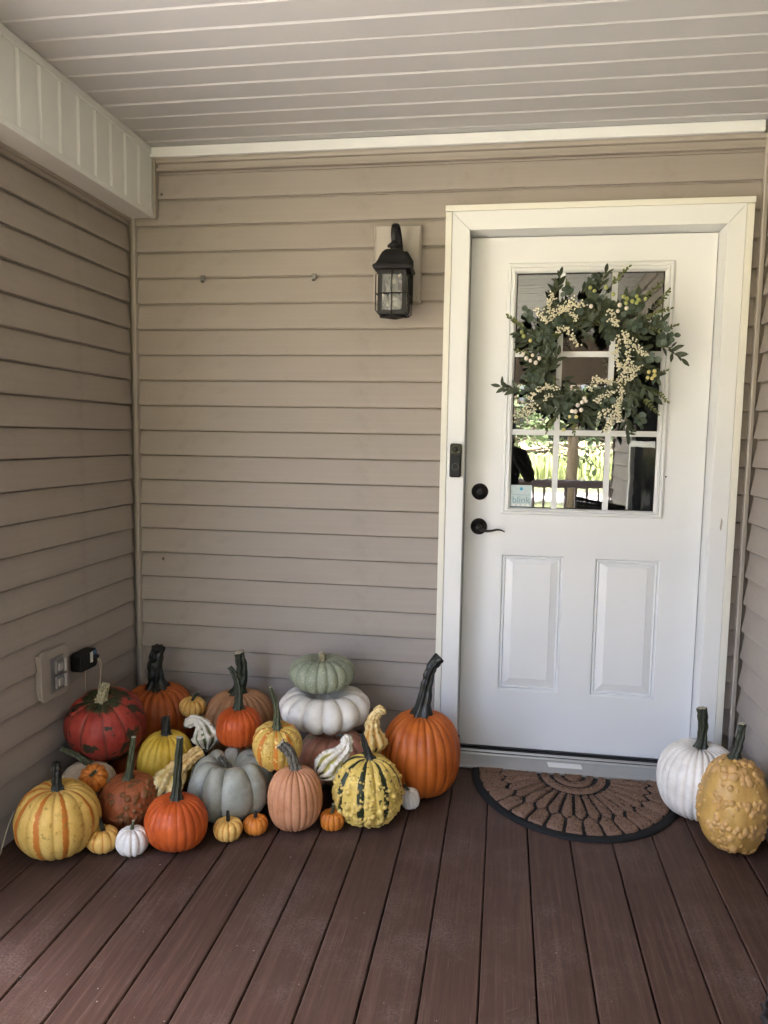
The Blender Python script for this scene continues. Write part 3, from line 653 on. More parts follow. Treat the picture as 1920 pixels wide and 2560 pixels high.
MB().lathe([(0, .017), (.006, .016), (.008, .012), (.008, 0)], (.0482, -.431, .480), 'x', 14).build('cable_boot', 'plastic_black', ad, smooth=True)
MB().tube(catmull([(.062, -.431, .478), (.07, -.425, .455), (.062, -.412, .42), (.052, -.40, .385), (.045, -.40, .30), (.03, -.405, .2)], 8), .0017, 6).build('wire', 'wire', ad, smooth=True)
MB().tube(catmull([(.061, -.433, .476), (.066, -.428, .45), (.06, -.415, .41), (.05, -.404, .37), (.03, -.41, .3)], 8), .0015, 6).build('wire', 'wire', ad, smooth=True)
MB().tube(catmull([(.03, -.462, .437), (.028, -.462, .40), (.029, -.463, .34), (.027, -.466, .26)], 8), .0016, 6).build('wire', 'wire', ad, smooth=True)
fw = MB().tube(catmull([(.012, -.86, .10), (.014, -.90, .06), (.02, -.935, .02), (.028, -.97, .003), (.03, -1.05, .002), (.022, -1.15, .002)], 8), .0018, 6).build('floor_wire', 'wire', smooth=True)
tag(fw, 'thin pale wire running down to the deck at the left edge', 'wire')

# ------------------------------------------------------------------ door mat
mat = thing('door_mat', 'half-round brown coir door mat with black rubber edge', 'door mat', (1.812, -.06, 0))
MX, MY, MA, MBb = 1.812, -.057, .388, .477
def ell(rho, t, z=0): return (MX + MA * rho * math.cos(t), MY - MBb * rho * math.sin(t), z)
nseg = 72; m = MB(); rows = [(1.0, .0005), (1.0, .004), (.985, .009), (.95, .0105), (.93, .006), (0.5, .006), (0.0, .006)]
vs = [ell(r, PI * i / nseg, z) for i in range(nseg + 1) for r, z in rows]; k = len(rows)
fs = [(i * k + j, (i + 1) * k + j, (i + 1) * k + j + 1, i * k + j + 1) for i in range(nseg) for j in range(k - 1)]
m.add(vs, fs); m.build('rubber_base', 'rubber', mat, smooth=True)
PADS = []
def coir_piece(outline, zt=.0155):
    """outline in (rho,t) -> raised pad with worn rounded edge"""
    pts = [Vector(ell(r, t)) for r, t in outline]
    c = sum(pts, Vector()) / len(pts); PADS.append((c, pts)); k = len(pts); vs = []; rr = random.Random(hash(round(c.x * 1e4)) & 0xffff)
    levels = [(1.0, .0055), (.985, .010), (.94, .0140), (.80, zt), (.4, zt + .0008)]
    for s, z in levels:
        for p in pts:
            q = c + (p - c) * s; vs.append((q.x + rr.uniform(-.0016, .0016), q.y + rr.uniform(-.0016, .0016), z + rr.uniform(-.0015, .0012)))
    vs.append((c.x, c.y, zt + .001)); n_ = len(levels)
    fs = [(i * k + j, i * k + (j + 1) % k, (i + 1) * k + (j + 1) % k, (i + 1) * k + j) for i in range(n_ - 1) for j in range(k)] + [((n_ - 1) * k + j, (n_ - 1) * k + (j + 1) % k, n_ * k) for j in range(k)]
    return MB().add(vs, fs).build('coir_pad', 'coir', mat, smooth=True)
def dens(pl, n=4):
    out = []
    for i in range(len(pl)):
        a, b_ = pl[i], pl[(i + 1) % len(pl)]
        for s in range(n): out.append((a[0] + (b_[0] - a[0]) * s / n, a[1] + (b_[1] - a[1]) * s / n))
    return out
def arc_pad(r0, r1, t0, t1, n=12):
    pl = [(r1, t0 + (t1 - t0) * i / n) for i in range(n + 1)] + [(r0, t1 - (t1 - t0) * i / n) for i in range(n + 1)]
    pts = [Vector(ell(r, t)) for r, t in pl]; vs = []; k = len(pl)
    rm_ = (r0 + r1) / 2
    for s, z in ((1.0, .0055), (.9, .012), (.6, .0155)):
        for r, t in pl: x, y, _ = ell(rm_ + (r - rm_) * s, t); vs.append((x, y, z))
    fs = [(i * k + j, i * k + (j + 1) % k, (i + 1) * k + (j + 1) % k, (i + 1) * k + j) for i in range(2) for j in range(k)]
    h = n + 1
    fs += [(2 * k + i, 2 * k + i + 1, 2 * k + k - 2 - i, 2 * k + k - 1 - i) for i in range(n)]
    return MB().add(vs, fs).build('coir_pad', 'coir', mat, smooth=True)
coir_piece([(0.085, PI * i / 12) for i in range(13)] + [(0.04, PI), (0.04, 0.0)])
arc_pad(.13, .195, .06, PI - .06); arc_pad(.24, .315, .05, PI - .05)
NP = 17; da = PI / NP
for i in range(NP):
    t = da * (i + .5); g = da * .385
    coir_piece(dens([(.355, t - g * .72), (.355, t + g * .72), (.655, t + g), (.71, t), (.655, t - g)], 4))
for i in range(NP + 1):
    t = da * i; g = da * .40; lo = max(.012, t - g); hi = min(PI - .012, t + g)
    if hi - lo < .02: continue
    pl = [(.92, lo), (.925, (lo + hi) / 2), (.92, hi), (.745, hi), (.685, min(max(t, lo), hi)), (.745, lo)]
    coir_piece(dens(pl, 3))
M['fibre_dark'] = simple('dark_coir_fibre', (0.06, 0.033, 0.022), 0.9, 0.35, 60, spec=0.1)
for nm_, mt_, cnt in (('coir_fibres', 'fibre', 7000), ('dark_coir_fibres', 'fibre_dark', 5000)):
    m = MB()
    for i in range(cnt):
        if i % 6 == 0: rho_ = random.choice(((.14, .185), (.25, .305))); x, y, z = ell(random.uniform(*rho_), random.uniform(.08, PI - .08))
        else:
            c, pts = random.choice(PADS); q = random.randrange(len(pts)); p = c + (pts[q].lerp(pts[(q + 1) % len(pts)], random.random()) - c) * math.sqrt(random.random()) * .97; x, y = p.x, p.y
        a = random.uniform(0, 6.28); L = random.uniform(.004, .009); z = .0135 + random.uniform(0, .002); dx, dy = math.cos(a) * L, math.sin(a) * L; h = random.uniform(.0, .0045)
        m.add([(x, y, z), (x + dx * .5 - dy * .10, y + dy * .5 + dx * .10, z + h * .7 + .0012), (x + dx, y + dy, z + h)], [(0, 1, 2)])
    tag(m.build(nm_, mt_, mat, recalc=False), kind='stuff')

# ------------------------------------------------------------------ pumpkins
def pmat(name, base, base2, groove=None, gamt=0.4, gpow=2.0, stripe=None, sthr=(0.45, 0.55), sn=0.35, sscale=22, wart=None, speck=None, spamt=0.5, spscale=90, spthr=(0.6, 0.66), rough=0.42, coat=0.0, bump=0.12, bscale=60, patch=None, pthr=(0.55, 0.65), pscale=6, top=None, topthr=(0.75, 0.9), bot=None, botthr=(0.2, 0.05), dust=0.10):
    N = NT(name); v = N.co('Object')
    c = N.mix(N.ramp(N.noise(v, 11, 5, .65), .3, .7), tuple(x * .86 for x in base), tuple(min(1, x * 1.07) for x in base2))
    c = N.mix(N.ramp(N.noise(v, 150, 3, .6), .56, .72, 0, .22), c, tuple(x * .55 for x in base)); c = N.mix(N.ramp(N.noise(v, 210, 2, .5), .62, .72, 0, .25), c, tuple(min(1, x * 1.5 + .05) for x in base2))
    c = N.mix(N.ramp(N.noise(v, 5.5, 4, .6), .50, .72, 0, .38), c, tuple(x * .62 for x in base)); c = N.mix(N.ramp(N.noise(N.co('Object', (1.3, .8, 1.1)), 7, 3, .6), .60, .78, 0, .35), c, tuple(min(1, x * 1.15 + .06) for x in base2))
    c = N.mix(N.ramp(N.noise(v, 34, 3, .5), .71, .75, 0, .6), c, tuple(x * .35 + .03 for x in base))
    if patch: c = N.mix(N.ramp(N.noise(v, pscale, 4, 0.6), *pthr), c, patch)
    if stripe:
        f = N.math('ADD', N.attr('stripe'), N.math('MULTIPLY', N.math('SUBTRACT', N.noise(v, sscale, 4, 0.65), 0.5), sn)); c = N.mix(N.ramp(f, *sthr), c, stripe)
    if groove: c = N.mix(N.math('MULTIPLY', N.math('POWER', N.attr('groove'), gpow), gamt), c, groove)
    if top: c = N.mix(N.ramp(N.math('ADD', N.attr('hgt'), N.math('MULTIPLY', N.math('SUBTRACT', N.noise(v, 30, 4), 0.5), 0.12)), *topthr), c, top)
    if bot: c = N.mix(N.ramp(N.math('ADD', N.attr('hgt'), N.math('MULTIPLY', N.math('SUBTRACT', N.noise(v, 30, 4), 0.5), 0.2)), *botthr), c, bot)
    if speck: c = N.mix(N.ramp(N.noise(v, spscale, 3, 0.5), spthr[0], spthr[1], 0, spamt), c, speck)
    if wart: c = N.mix(N.attr('wart'), c, wart)
    if dust: c = N.mix(N.ramp(N.noise(v, 26, 5, 0.7), 0.52, 0.8, 0, dust), c, (0.35, 0.29, 0.24))
    N.col(c); N.rough(N.ramp(N.noise(v, 14, 3), 0.3, 0.7, rough - .06, rough + .1)); N.spec(0.28)
    if coat: N.p.inputs['Coat Weight'].default_value = coat; N.p.inputs['Coat Roughness'].default_value = 0.25
    N.bump(N.math('ADD', N.noise(v, bscale, 4), N.math('MULTIPLY', N.noise(v, bscale * 6, 2), .35)), bump * 1.8, .003)
    return N.m
def stem_mat(name, c1, c2, rough=0.5, tip=None):
    N = NT(name); v = N.co('Object', (1, 1, .12)); f = N.noise(v, 220, 4, 0.6)
    c = N.mix(N.ramp(f, 0.38, 0.62), c1, c2)
    c = N.mix(N.ramp(N.noise(N.co('Object'), 60, 4), 0.62, 0.75, 0, .5), c, tuple(min(1, x * 2.2 + .02) for x in c2))
    N.col(c); N.rough(rough); N.bump(f, .5, .004); return N.m
S_BLACK = stem_mat('stem_black', (.005, .006, .005), (.020, .021, .015), .4)
S_DKGREEN = stem_mat('stem_dark_green', (.008, .011, .006), (.034, .040, .018), .5)
S_GREEN = stem_mat('stem_green', (.022, .030, .012), (.095, .10, .045), .55)
S_TAN = stem_mat('stem_tan', (.22, .19, .10), (.42, .37, .23), .7)
S_GREY = stem_mat('stem_grey_brown', (.035, .03, .024), (.20, .18, .14), .75)
M['cut'] = simple('stem_cut', (.40, .36, .27), .8, .2, 80)

def pnoise(P, seed, f):
    r = np.random.default_rng(seed); out = 0
    for i in range(7):
        k = r.normal(size=3) * f; out = out + np.sin(P @ k + r.uniform(0, 6.28))
    return out / 3.5
def body_mesh(name, a, b, n=12, depth=.06, q=.55, sq=.9, dt=.10, dbt=.08, seed=0, lumps=.03, NT_=160, NP_=72, warts=None, ridge=None, egg=0.0, tw=.45, minor=0.0, stripe_n=None, squash=(1, 1)):
    r = np.random.default_rng(seed)
    th = np.linspace(0, 2 * PI, NT_, endpoint=False); ph = np.linspace(0.0, PI, NP_); ph = ph - 0.12 * np.sin(2 * ph)
    T, Ph = np.meshgrid(th, ph)
    # uneven lobes
    wp = T + sum(r.uniform(-1.1, 1.1) / n / k * np.sin(k * T + r.uniform(0, 6.28)) for k in (1, 2, 3, 4, 5))
    u = n * wp / (2 * PI); g = np.abs(np.sin(PI * u)); lobe = np.floor(u).astype(int) % n
    la = r.uniform(.35, 1.45, n)[lobe]
    s = np.sin(Ph); cz = np.cos(Ph)
    fade = np.clip(s, 0, 1) ** .35
    gg = g ** q
    rib = 1 - depth * la * (1 - gg) * (0.55 + .45 * np.abs(cz) + .2) 
    if minor: rib = rib - minor * np.abs(np.sin(3 * PI * u)) ** .6 * 0 - minor * (1 - np.abs(np.cos(PI * u * 2)) ** .5) * gg
    R_ = a * np.clip(s, 0, 1) ** sq * (1 + egg * cz)
    rel = np.clip(s, 0, 1) ** sq
    Z = b * np.sign(cz) * np.abs(cz) ** .92
    Z = Z - dt * b * np.exp(-(rel / tw) ** 2 * 1.0) * (cz > 0) * 1.6 + dbt * b * np.exp(-(rel / tw) ** 2) * (cz < 0) * 1.4
    # lobes also swell over the shoulder
    Z = Z * (1 - depth * 0.9 * (1 - gg) * np.clip(np.abs(cz), 0, 1) * fade)
    X = R_ * rib * np.cos(T) * squash[0]; Y = R_ * rib * np.sin(T) * squash[1]
    P = np.stack([X, Y, Z], -1)
    U = P / np.maximum(np.linalg.norm(P, axis=-1, keepdims=True), 1e-6)
    nz = pnoise(U.reshape(-1, 3), seed + 1, 2.2).reshape(T.shape)
    P = P * (1 + lumps * nz)[..., None]
    P = P * (1 + .006 * pnoise(U.reshape(-1, 3), seed + 2, 9).reshape(T.shape))[..., None]
    wart = np.zeros_like(T)
    if warts:
        num, rmin, rmax, hgt, mode = warts
        V = P.reshape(-1, 3); d = np.zeros(len(V)); wv = np.zeros(len(V))
        Vd = U.reshape(-1, 3); sz = (a + b) / 2
        for i in range(num):
            while True:
                z = r.uniform(-1, 1); t = r.uniform(0, 2 * PI); c = np.array([math.sqrt(1 - z * z) * math.cos(t), math.sqrt(1 - z * z) * math.sin(t), z])
                if mode == 'cluster':
                    f = sum(math.sin(3.1 * c[j % 3] * (j + 1) + 1.7 * j + seed) for j in range(3))
                    if f > .1 + .6 * r.random() - .3: break
                    if r.random() < .06: break
                elif mode == 'low':
                    if r.random() < .4 - .6 * z + .1: break
                else: break
            rad = r.uniform(rmin, rmax) if r.random() < .8 else r.uniform(rmax, rmax * 1.6)
            cosr = Vd @ c; msk = cosr > math.cos(rad * 1.15)
            dd = np.arccos(np.clip(cosr[msk], -1, 1)) / rad
            prof = np.sqrt(np.clip(1 - dd ** 2, 0, 1)) ** .9
            d[msk] = np.maximum(d[msk], prof * rad * sz * hgt); wv[msk] = np.maximum(wv[msk], np.clip(prof * 1.6 - .35, 0, 1))
        V = V + Vd * d[:, None]; P = V.reshape(P.shape); wart = wv.reshape(T.shape)
    if stripe_n: st = .5 + .5 * np.cos(stripe_n * wp + .6)
    else: st = 1 - g
    hg = (P[..., 2] - P[..., 2].min()) / (P[..., 2].max() - P[..., 2].min())
    verts = P.reshape(-1, 3)
    i = np.arange(NP_ - 1)[:, None]; j = np.arange(NT_)[None, :]; j2 = (j + 1) % NT_
    f = np.stack([i * NT_ + j + 0 * j2, (i + 1) * NT_ + j + 0 * j2, (i + 1) * NT_ + j2, i * NT_ + j2], -1).reshape(-1, 4)
    zmin = verts[:, 2].min()
    return grid_mesh(name, verts, f, {'groove': (1 - g) , 'stripe': st, 'wart': wart, 'hgt': hg}), zmin, P[0, 0, 2]
def grid_mesh(name, verts, f, attrs):
    me = bpy.data.meshes.new(name)
    me.vertices.add(len(verts)); me.vertices.foreach_set('co', np.ascontiguousarray(verts, dtype=np.float32).ravel())
    me.loops.add(f.size); me.loops.foreach_set('vertex_index', f.ravel().astype(np.int32))
    me.polygons.add(len(f)); me.polygons.foreach_set('loop_start', np.arange(0, f.size, 4, dtype=np.int32))
    me.polygons.foreach_set('use_smooth', np.ones(len(f), dtype=bool))
    me.update(calc_edges=True); me.validate()
    for k_, v in attrs.items():
        at = me.attributes.new(k_, 'FLOAT', 'POINT'); at.data.foreach_set('value', np.ascontiguousarray(v, dtype=np.float32).ravel())
    return me
RV = Vector((.9875, .157, 0)).normalized()
def stem(parent, base, offs, r0, r1, mat, flare=2.0, lob=6, amp=.26, fork=None, rot=None):
    """stem polyline: offsets (sideways, up) in metres from the crown"""
    pts = [Vector(base) + RV * dx + Vector((0, 0, dz * .92)) for dx, dz in offs]; r0 *= .82; r1 *= .88
    if rot is not None: pts = [Vector(base) + rot.inverted() @ (p - Vector(base)) for p in pts]
    pts[0] = pts[0] - (pts[1] - pts[0]).normalized() * .010
    c = catmull(pts, 8); k = len(c); rr = []
    for i in range(k):
        t = i / (k - 1); rr.append(max((r0 + (r1 - r0) * t) * (1 + (flare - 1) * math.exp(-t * 11)), .001) * (1 + .05 * math.sin(i * 1.7)))
    c = [Vector(p_) + Vector((math.sin(i * 1.3 + base[2] * 90), math.cos(i * 1.7 + base[2] * 70), 0)) * (rr[i] * .07 if i > 2 else 0) for i, p_ in enumerate(c)]
    o = MB().tube(c, rr, 30, lob=lob, amp=amp, caps=False, twist=1.0).build('stem', mat, parent, smooth=True, local=True)
    e = c[-1]; t = Vector(c[-1]) - Vector(c[-2]); t.normalize()
    tip = MB().tube([Vector(e) - t * .0006, Vector(e) + t * .0012, Vector(e) + t * .0016], [rr[-1] * .99, rr[-1] * .93, .0005], 30, lob=lob, amp=amp).build('stem_cut', 'cut' if mat not in (S_BLACK,) else mat, o, local=True)
    return o
def pumpkin(key, label, data, mat, smat, cat='pumpkin', tilt=(0, 0, 0), group=None, stem_kw={}, name='pumpkin', **kw):
    (ctr, a, b, st) = data
    seed = sum(ord(ch) * (i + 3) for i, ch in enumerate(label))
    me, zmin, ztop = body_mesh('pumpkin_body', a, b, seed=seed % 9973, **kw)
    rot = Euler(tilt).to_matrix()
    verts_off = -zmin
    ctr = Vector(ctr); loc = ctr - rot @ Vector((0, 0, -zmin))
    # lift / drop so that the lowest vertex of a floor pumpkin touches the deck
    co = np.empty(len(me.vertices) * 3, np.float32); me.vertices.foreach_get('co', co); co = co.reshape(-1, 3); co[:, 2] -= zmin; me.vertices.foreach_set('co', co.ravel()); me.update()
    wz = (co @ np.array(rot).T)[:, 2].min() + loc.z
    if ctr.z - b < .025: loc.z -= wz - .0004
    t = thing(name, label, cat, loc, group, tilt)
    body = link('body', me, mat, t)
    if st:
        offs, r0, r1 = st
        top = np.array([0, 0, ztop - zmin])
        stem(t, top + np.array([0, 0, .004]), offs, r0, r1, smat, rot=rot, **stem_kw)
    return t
O1 = (0.50, 0.115, 0.018); O2 = (0.58, 0.16, 0.028)
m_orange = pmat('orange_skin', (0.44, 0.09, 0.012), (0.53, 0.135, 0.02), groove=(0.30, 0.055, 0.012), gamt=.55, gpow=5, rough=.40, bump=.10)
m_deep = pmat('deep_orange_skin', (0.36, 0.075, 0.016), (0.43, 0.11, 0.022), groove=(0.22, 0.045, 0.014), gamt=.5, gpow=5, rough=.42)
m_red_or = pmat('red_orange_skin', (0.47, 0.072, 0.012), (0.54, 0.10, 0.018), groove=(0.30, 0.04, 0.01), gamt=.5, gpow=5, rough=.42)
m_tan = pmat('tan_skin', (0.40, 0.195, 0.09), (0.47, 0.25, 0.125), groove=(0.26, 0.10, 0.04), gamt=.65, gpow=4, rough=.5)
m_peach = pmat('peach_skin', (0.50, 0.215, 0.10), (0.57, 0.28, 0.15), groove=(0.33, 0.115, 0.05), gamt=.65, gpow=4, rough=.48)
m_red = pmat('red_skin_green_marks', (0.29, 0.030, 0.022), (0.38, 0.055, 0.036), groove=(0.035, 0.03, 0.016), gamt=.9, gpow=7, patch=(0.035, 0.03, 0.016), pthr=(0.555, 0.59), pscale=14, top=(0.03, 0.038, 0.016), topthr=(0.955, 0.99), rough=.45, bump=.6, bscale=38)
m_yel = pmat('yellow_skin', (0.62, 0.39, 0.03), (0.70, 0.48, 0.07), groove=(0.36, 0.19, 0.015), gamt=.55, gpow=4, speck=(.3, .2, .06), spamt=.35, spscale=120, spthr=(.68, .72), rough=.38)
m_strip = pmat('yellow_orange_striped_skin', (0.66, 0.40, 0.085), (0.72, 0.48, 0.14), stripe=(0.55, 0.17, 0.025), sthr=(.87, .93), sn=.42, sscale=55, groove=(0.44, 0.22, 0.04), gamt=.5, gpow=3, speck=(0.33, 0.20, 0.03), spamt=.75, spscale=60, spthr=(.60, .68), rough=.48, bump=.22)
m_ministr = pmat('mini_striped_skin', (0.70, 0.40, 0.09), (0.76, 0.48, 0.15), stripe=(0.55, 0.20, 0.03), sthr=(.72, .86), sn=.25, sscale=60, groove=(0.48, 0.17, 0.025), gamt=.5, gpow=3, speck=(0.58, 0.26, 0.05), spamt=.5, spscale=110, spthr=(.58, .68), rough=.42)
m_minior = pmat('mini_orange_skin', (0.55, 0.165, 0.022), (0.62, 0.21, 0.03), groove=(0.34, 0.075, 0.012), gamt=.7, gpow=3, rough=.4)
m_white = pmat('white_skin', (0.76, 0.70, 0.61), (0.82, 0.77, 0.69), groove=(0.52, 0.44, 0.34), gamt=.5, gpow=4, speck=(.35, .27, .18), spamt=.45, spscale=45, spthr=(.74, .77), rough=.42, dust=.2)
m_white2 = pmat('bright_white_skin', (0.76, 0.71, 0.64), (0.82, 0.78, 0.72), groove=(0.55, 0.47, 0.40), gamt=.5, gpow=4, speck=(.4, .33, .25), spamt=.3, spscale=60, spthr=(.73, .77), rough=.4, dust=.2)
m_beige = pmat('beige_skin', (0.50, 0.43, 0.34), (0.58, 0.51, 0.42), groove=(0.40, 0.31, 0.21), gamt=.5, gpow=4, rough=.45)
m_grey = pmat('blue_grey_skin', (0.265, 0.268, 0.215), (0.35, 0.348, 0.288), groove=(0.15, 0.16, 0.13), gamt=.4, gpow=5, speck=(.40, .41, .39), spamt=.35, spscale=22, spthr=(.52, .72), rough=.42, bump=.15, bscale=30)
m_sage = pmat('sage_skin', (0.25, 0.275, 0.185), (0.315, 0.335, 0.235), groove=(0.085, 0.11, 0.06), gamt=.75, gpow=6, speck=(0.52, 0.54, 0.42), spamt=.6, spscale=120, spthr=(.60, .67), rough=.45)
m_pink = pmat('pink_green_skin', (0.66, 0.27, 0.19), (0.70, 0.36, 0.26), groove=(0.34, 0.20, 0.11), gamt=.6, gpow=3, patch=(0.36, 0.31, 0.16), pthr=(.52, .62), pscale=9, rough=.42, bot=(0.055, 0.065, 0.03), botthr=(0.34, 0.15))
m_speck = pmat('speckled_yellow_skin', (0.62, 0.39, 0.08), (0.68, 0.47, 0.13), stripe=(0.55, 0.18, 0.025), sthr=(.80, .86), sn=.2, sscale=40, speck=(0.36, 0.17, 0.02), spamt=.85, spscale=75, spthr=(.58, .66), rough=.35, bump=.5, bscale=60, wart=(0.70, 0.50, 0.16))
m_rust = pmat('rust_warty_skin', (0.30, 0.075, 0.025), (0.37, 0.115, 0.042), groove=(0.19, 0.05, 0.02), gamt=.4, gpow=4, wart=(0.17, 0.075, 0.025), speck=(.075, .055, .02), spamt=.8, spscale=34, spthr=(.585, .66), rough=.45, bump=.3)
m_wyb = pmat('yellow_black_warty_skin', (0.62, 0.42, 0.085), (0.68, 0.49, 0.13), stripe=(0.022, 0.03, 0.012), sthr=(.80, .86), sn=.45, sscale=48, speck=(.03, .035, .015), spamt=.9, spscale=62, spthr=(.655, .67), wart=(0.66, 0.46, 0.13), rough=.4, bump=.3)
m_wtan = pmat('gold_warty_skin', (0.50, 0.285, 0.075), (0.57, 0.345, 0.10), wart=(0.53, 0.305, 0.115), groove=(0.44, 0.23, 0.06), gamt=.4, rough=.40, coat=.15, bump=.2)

PD = {
'1stripe':((0.183,-0.893,0.115),0.126,0.117,([(0.0,0.0),(-0.0016,0.0491),(-0.0016,0.0883)],0.0146,0.012)),
'2red':((0.139,-0.520,0.262),0.138,0.122,([(0.0,0.0),(0.006,0.0301),(0.0163,0.0602)],0.0187,0.0145)),
'3orange':((0.160,-0.160,0.159),0.151,0.159,([(0.0,0.0),(-0.0068,0.091),(0.0048,0.1782)],0.0330,0.0256)),
'4mini':((0.350,-0.255,0.247),0.049,0.040,([(0.0,0.0),(0.0098,0.0181),(0.0248,0.0305)],0.0052,0.0046)),
'5tan':((0.501,-0.155,0.155),0.146,0.155,([(0.0,0.0),(0.0135,0.0897),(0.0007,0.178)],0.0239,0.0202)),
'6orange':((0.602,-0.435,0.258),0.082,0.073,([(0.0,0.0),(0.0,0.0773),(-0.0151,0.131),(-0.0327,0.1633)],0.0130,0.0085)),
'7yellow':((0.346,-0.480,0.127),0.103,0.127,([(0.0,0.0),(-0.0012,0.0371),(0.0,0.0674)],0.0150,0.0134)),
'9speck':((0.779,-0.550,0.251),0.085,0.081,([(0.0,0.0),(-0.0029,0.0797),(-0.023,0.1511)],0.0115,0.0063)),
'16grey':((0.622,-0.573,0.119),0.145,0.121,([(0.0,0.0),(-0.0202,0.0321),(-0.0404,0.0545)],0.0144,0.0121)),
'17peach':((0.859,-0.610,0.107),0.094,0.109,([(0.0,0.0),(-0.0168,0.0561),(-0.0505,0.0904)],0.0175,0.0168)),
'10green':((0.864,-0.262,0.417),0.124,0.069,([(0.0,0.0),(0.0,0.0175),(-0.0038,0.0301)],0.0141,0.0107)),
'11white':((0.879,-0.270,0.290),0.172,0.083,[]),
'12pink':((0.915,-0.270,0.110),0.138,0.110,[]),
'15big':((1.244,-0.272,0.160),0.147,0.162,([(0.0,0.0),(0.0155,0.1172),(0.031,0.1862),(0.059,0.229)],0.0235,0.0193)),
'18warty':((1.093,-0.527,0.123),0.115,0.120,([(0.0,0.0),(-0.0143,0.0476),(-0.0257,0.0843)],0.012,0.0086)),
'19':((1.222,-0.417,0.041),0.035,0.041,([(0.0,0.0),(-0.0077,0.0099),(-0.0119,0.0197)],0.0047,0.003)),
'20':((0.986,-0.603,0.034),0.042,0.035,([(0.0,0.0),(0.0017,0.0143),(0.0039,0.0286)],0.0056,0.0045)),
'21':((0.745,-0.676,0.032),0.041,0.033,([(0.0,0.0),(0.0006,0.0092),(0.0011,0.019)],0.0061,0.0033)),
'22':((0.672,-0.729,0.038),0.047,0.038,([(0.0,0.0),(-0.0005,0.0151),(-0.0016,0.0314)],0.006,0.0049)),
'23orange':((0.525,-0.791,0.086),0.098,0.087,([(0.0,0.0),(0.0053,0.096),(0.0133,0.2145)],0.0135,0.0107)),
'24rust':((0.321,-0.704,0.089),0.099,0.091,([(0.0,0.0),(0.0101,0.0715),(0.0196,0.1492)],0.0120,0.0073)),
'25':((0.209,-0.730,0.165),0.047,0.040,([(0.0,0.0),(0.0083,0.0099),(0.0139,0.0142)],0.0056,0.0033)),
'26beige':((0.141,-0.650,0.095),0.097,0.095,([(0.0,0.0),(-0.0347,0.0289),(-0.0878,0.0526)],0.0120,0.0075)),
'27':((0.314,-0.864,0.041),0.050,0.041,([(0.0,0.0),(-0.0079,0.0292),(-0.0195,0.0496)],0.0068,0.0047)),
'28':((0.412,-0.863,0.044),0.050,0.045,([(0.0,0.0),(0.0021,0.0145),(0.0042,0.0261)],0.0057,0.0037)),
'30white':((2.218,-0.266,0.139),0.138,0.141,([(0.0,0.0),(0.0032,0.0792),(-0.0039,0.1511)],0.0168,0.0156)),
'31warty':((2.270,-0.476,0.159),0.105,0.158,([(0.0,0.0),(0.0119,0.066),(0.0161,0.1188)],0.0131,0.0107)),
'32hid':((0.185,-0.405,0.080),0.085,0.082,[]),
}
BIG = 'large pumpkins in the pile'; MINI = 'mini pumpkins'
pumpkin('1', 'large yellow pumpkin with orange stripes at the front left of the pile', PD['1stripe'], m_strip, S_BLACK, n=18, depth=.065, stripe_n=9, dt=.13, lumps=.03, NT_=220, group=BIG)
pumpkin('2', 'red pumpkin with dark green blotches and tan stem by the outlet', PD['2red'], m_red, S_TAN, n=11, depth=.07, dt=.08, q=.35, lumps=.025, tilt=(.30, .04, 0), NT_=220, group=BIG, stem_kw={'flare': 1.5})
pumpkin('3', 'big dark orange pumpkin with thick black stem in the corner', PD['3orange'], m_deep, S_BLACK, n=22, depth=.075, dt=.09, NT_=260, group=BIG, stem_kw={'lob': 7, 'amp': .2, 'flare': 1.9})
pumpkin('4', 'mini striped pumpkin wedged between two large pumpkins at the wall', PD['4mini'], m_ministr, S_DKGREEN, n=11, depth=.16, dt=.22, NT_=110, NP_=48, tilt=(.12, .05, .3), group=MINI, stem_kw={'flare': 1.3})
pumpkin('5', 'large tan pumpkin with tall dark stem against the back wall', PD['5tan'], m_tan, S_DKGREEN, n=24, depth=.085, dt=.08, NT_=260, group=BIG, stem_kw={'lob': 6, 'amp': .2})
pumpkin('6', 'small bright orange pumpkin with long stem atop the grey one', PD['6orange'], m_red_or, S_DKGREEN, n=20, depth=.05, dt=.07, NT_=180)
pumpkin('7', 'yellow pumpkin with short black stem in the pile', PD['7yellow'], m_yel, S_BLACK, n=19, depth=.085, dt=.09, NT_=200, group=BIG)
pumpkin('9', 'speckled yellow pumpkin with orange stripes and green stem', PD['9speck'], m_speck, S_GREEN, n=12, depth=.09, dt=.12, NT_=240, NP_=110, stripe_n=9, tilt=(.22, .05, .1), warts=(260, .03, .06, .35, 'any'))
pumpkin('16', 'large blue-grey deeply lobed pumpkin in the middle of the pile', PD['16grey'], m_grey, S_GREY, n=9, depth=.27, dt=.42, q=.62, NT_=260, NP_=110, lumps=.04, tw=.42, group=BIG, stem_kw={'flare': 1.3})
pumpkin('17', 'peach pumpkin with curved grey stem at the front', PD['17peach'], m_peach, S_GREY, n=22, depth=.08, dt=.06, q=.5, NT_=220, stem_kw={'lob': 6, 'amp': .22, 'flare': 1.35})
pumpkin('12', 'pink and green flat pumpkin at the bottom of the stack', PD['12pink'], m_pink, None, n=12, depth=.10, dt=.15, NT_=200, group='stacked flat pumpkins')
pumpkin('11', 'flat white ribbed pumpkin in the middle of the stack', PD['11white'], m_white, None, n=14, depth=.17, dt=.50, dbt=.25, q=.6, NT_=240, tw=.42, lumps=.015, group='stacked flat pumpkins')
pumpkin('10', 'sage green speckled pumpkin on top of the stack', PD['10green'], m_sage, S_TAN, n=17, depth=.08, dt=.22, dbt=.2, q=.5, NT_=240, tw=.38, group='stacked flat pumpkins', stem_kw={'flare': 1.3})
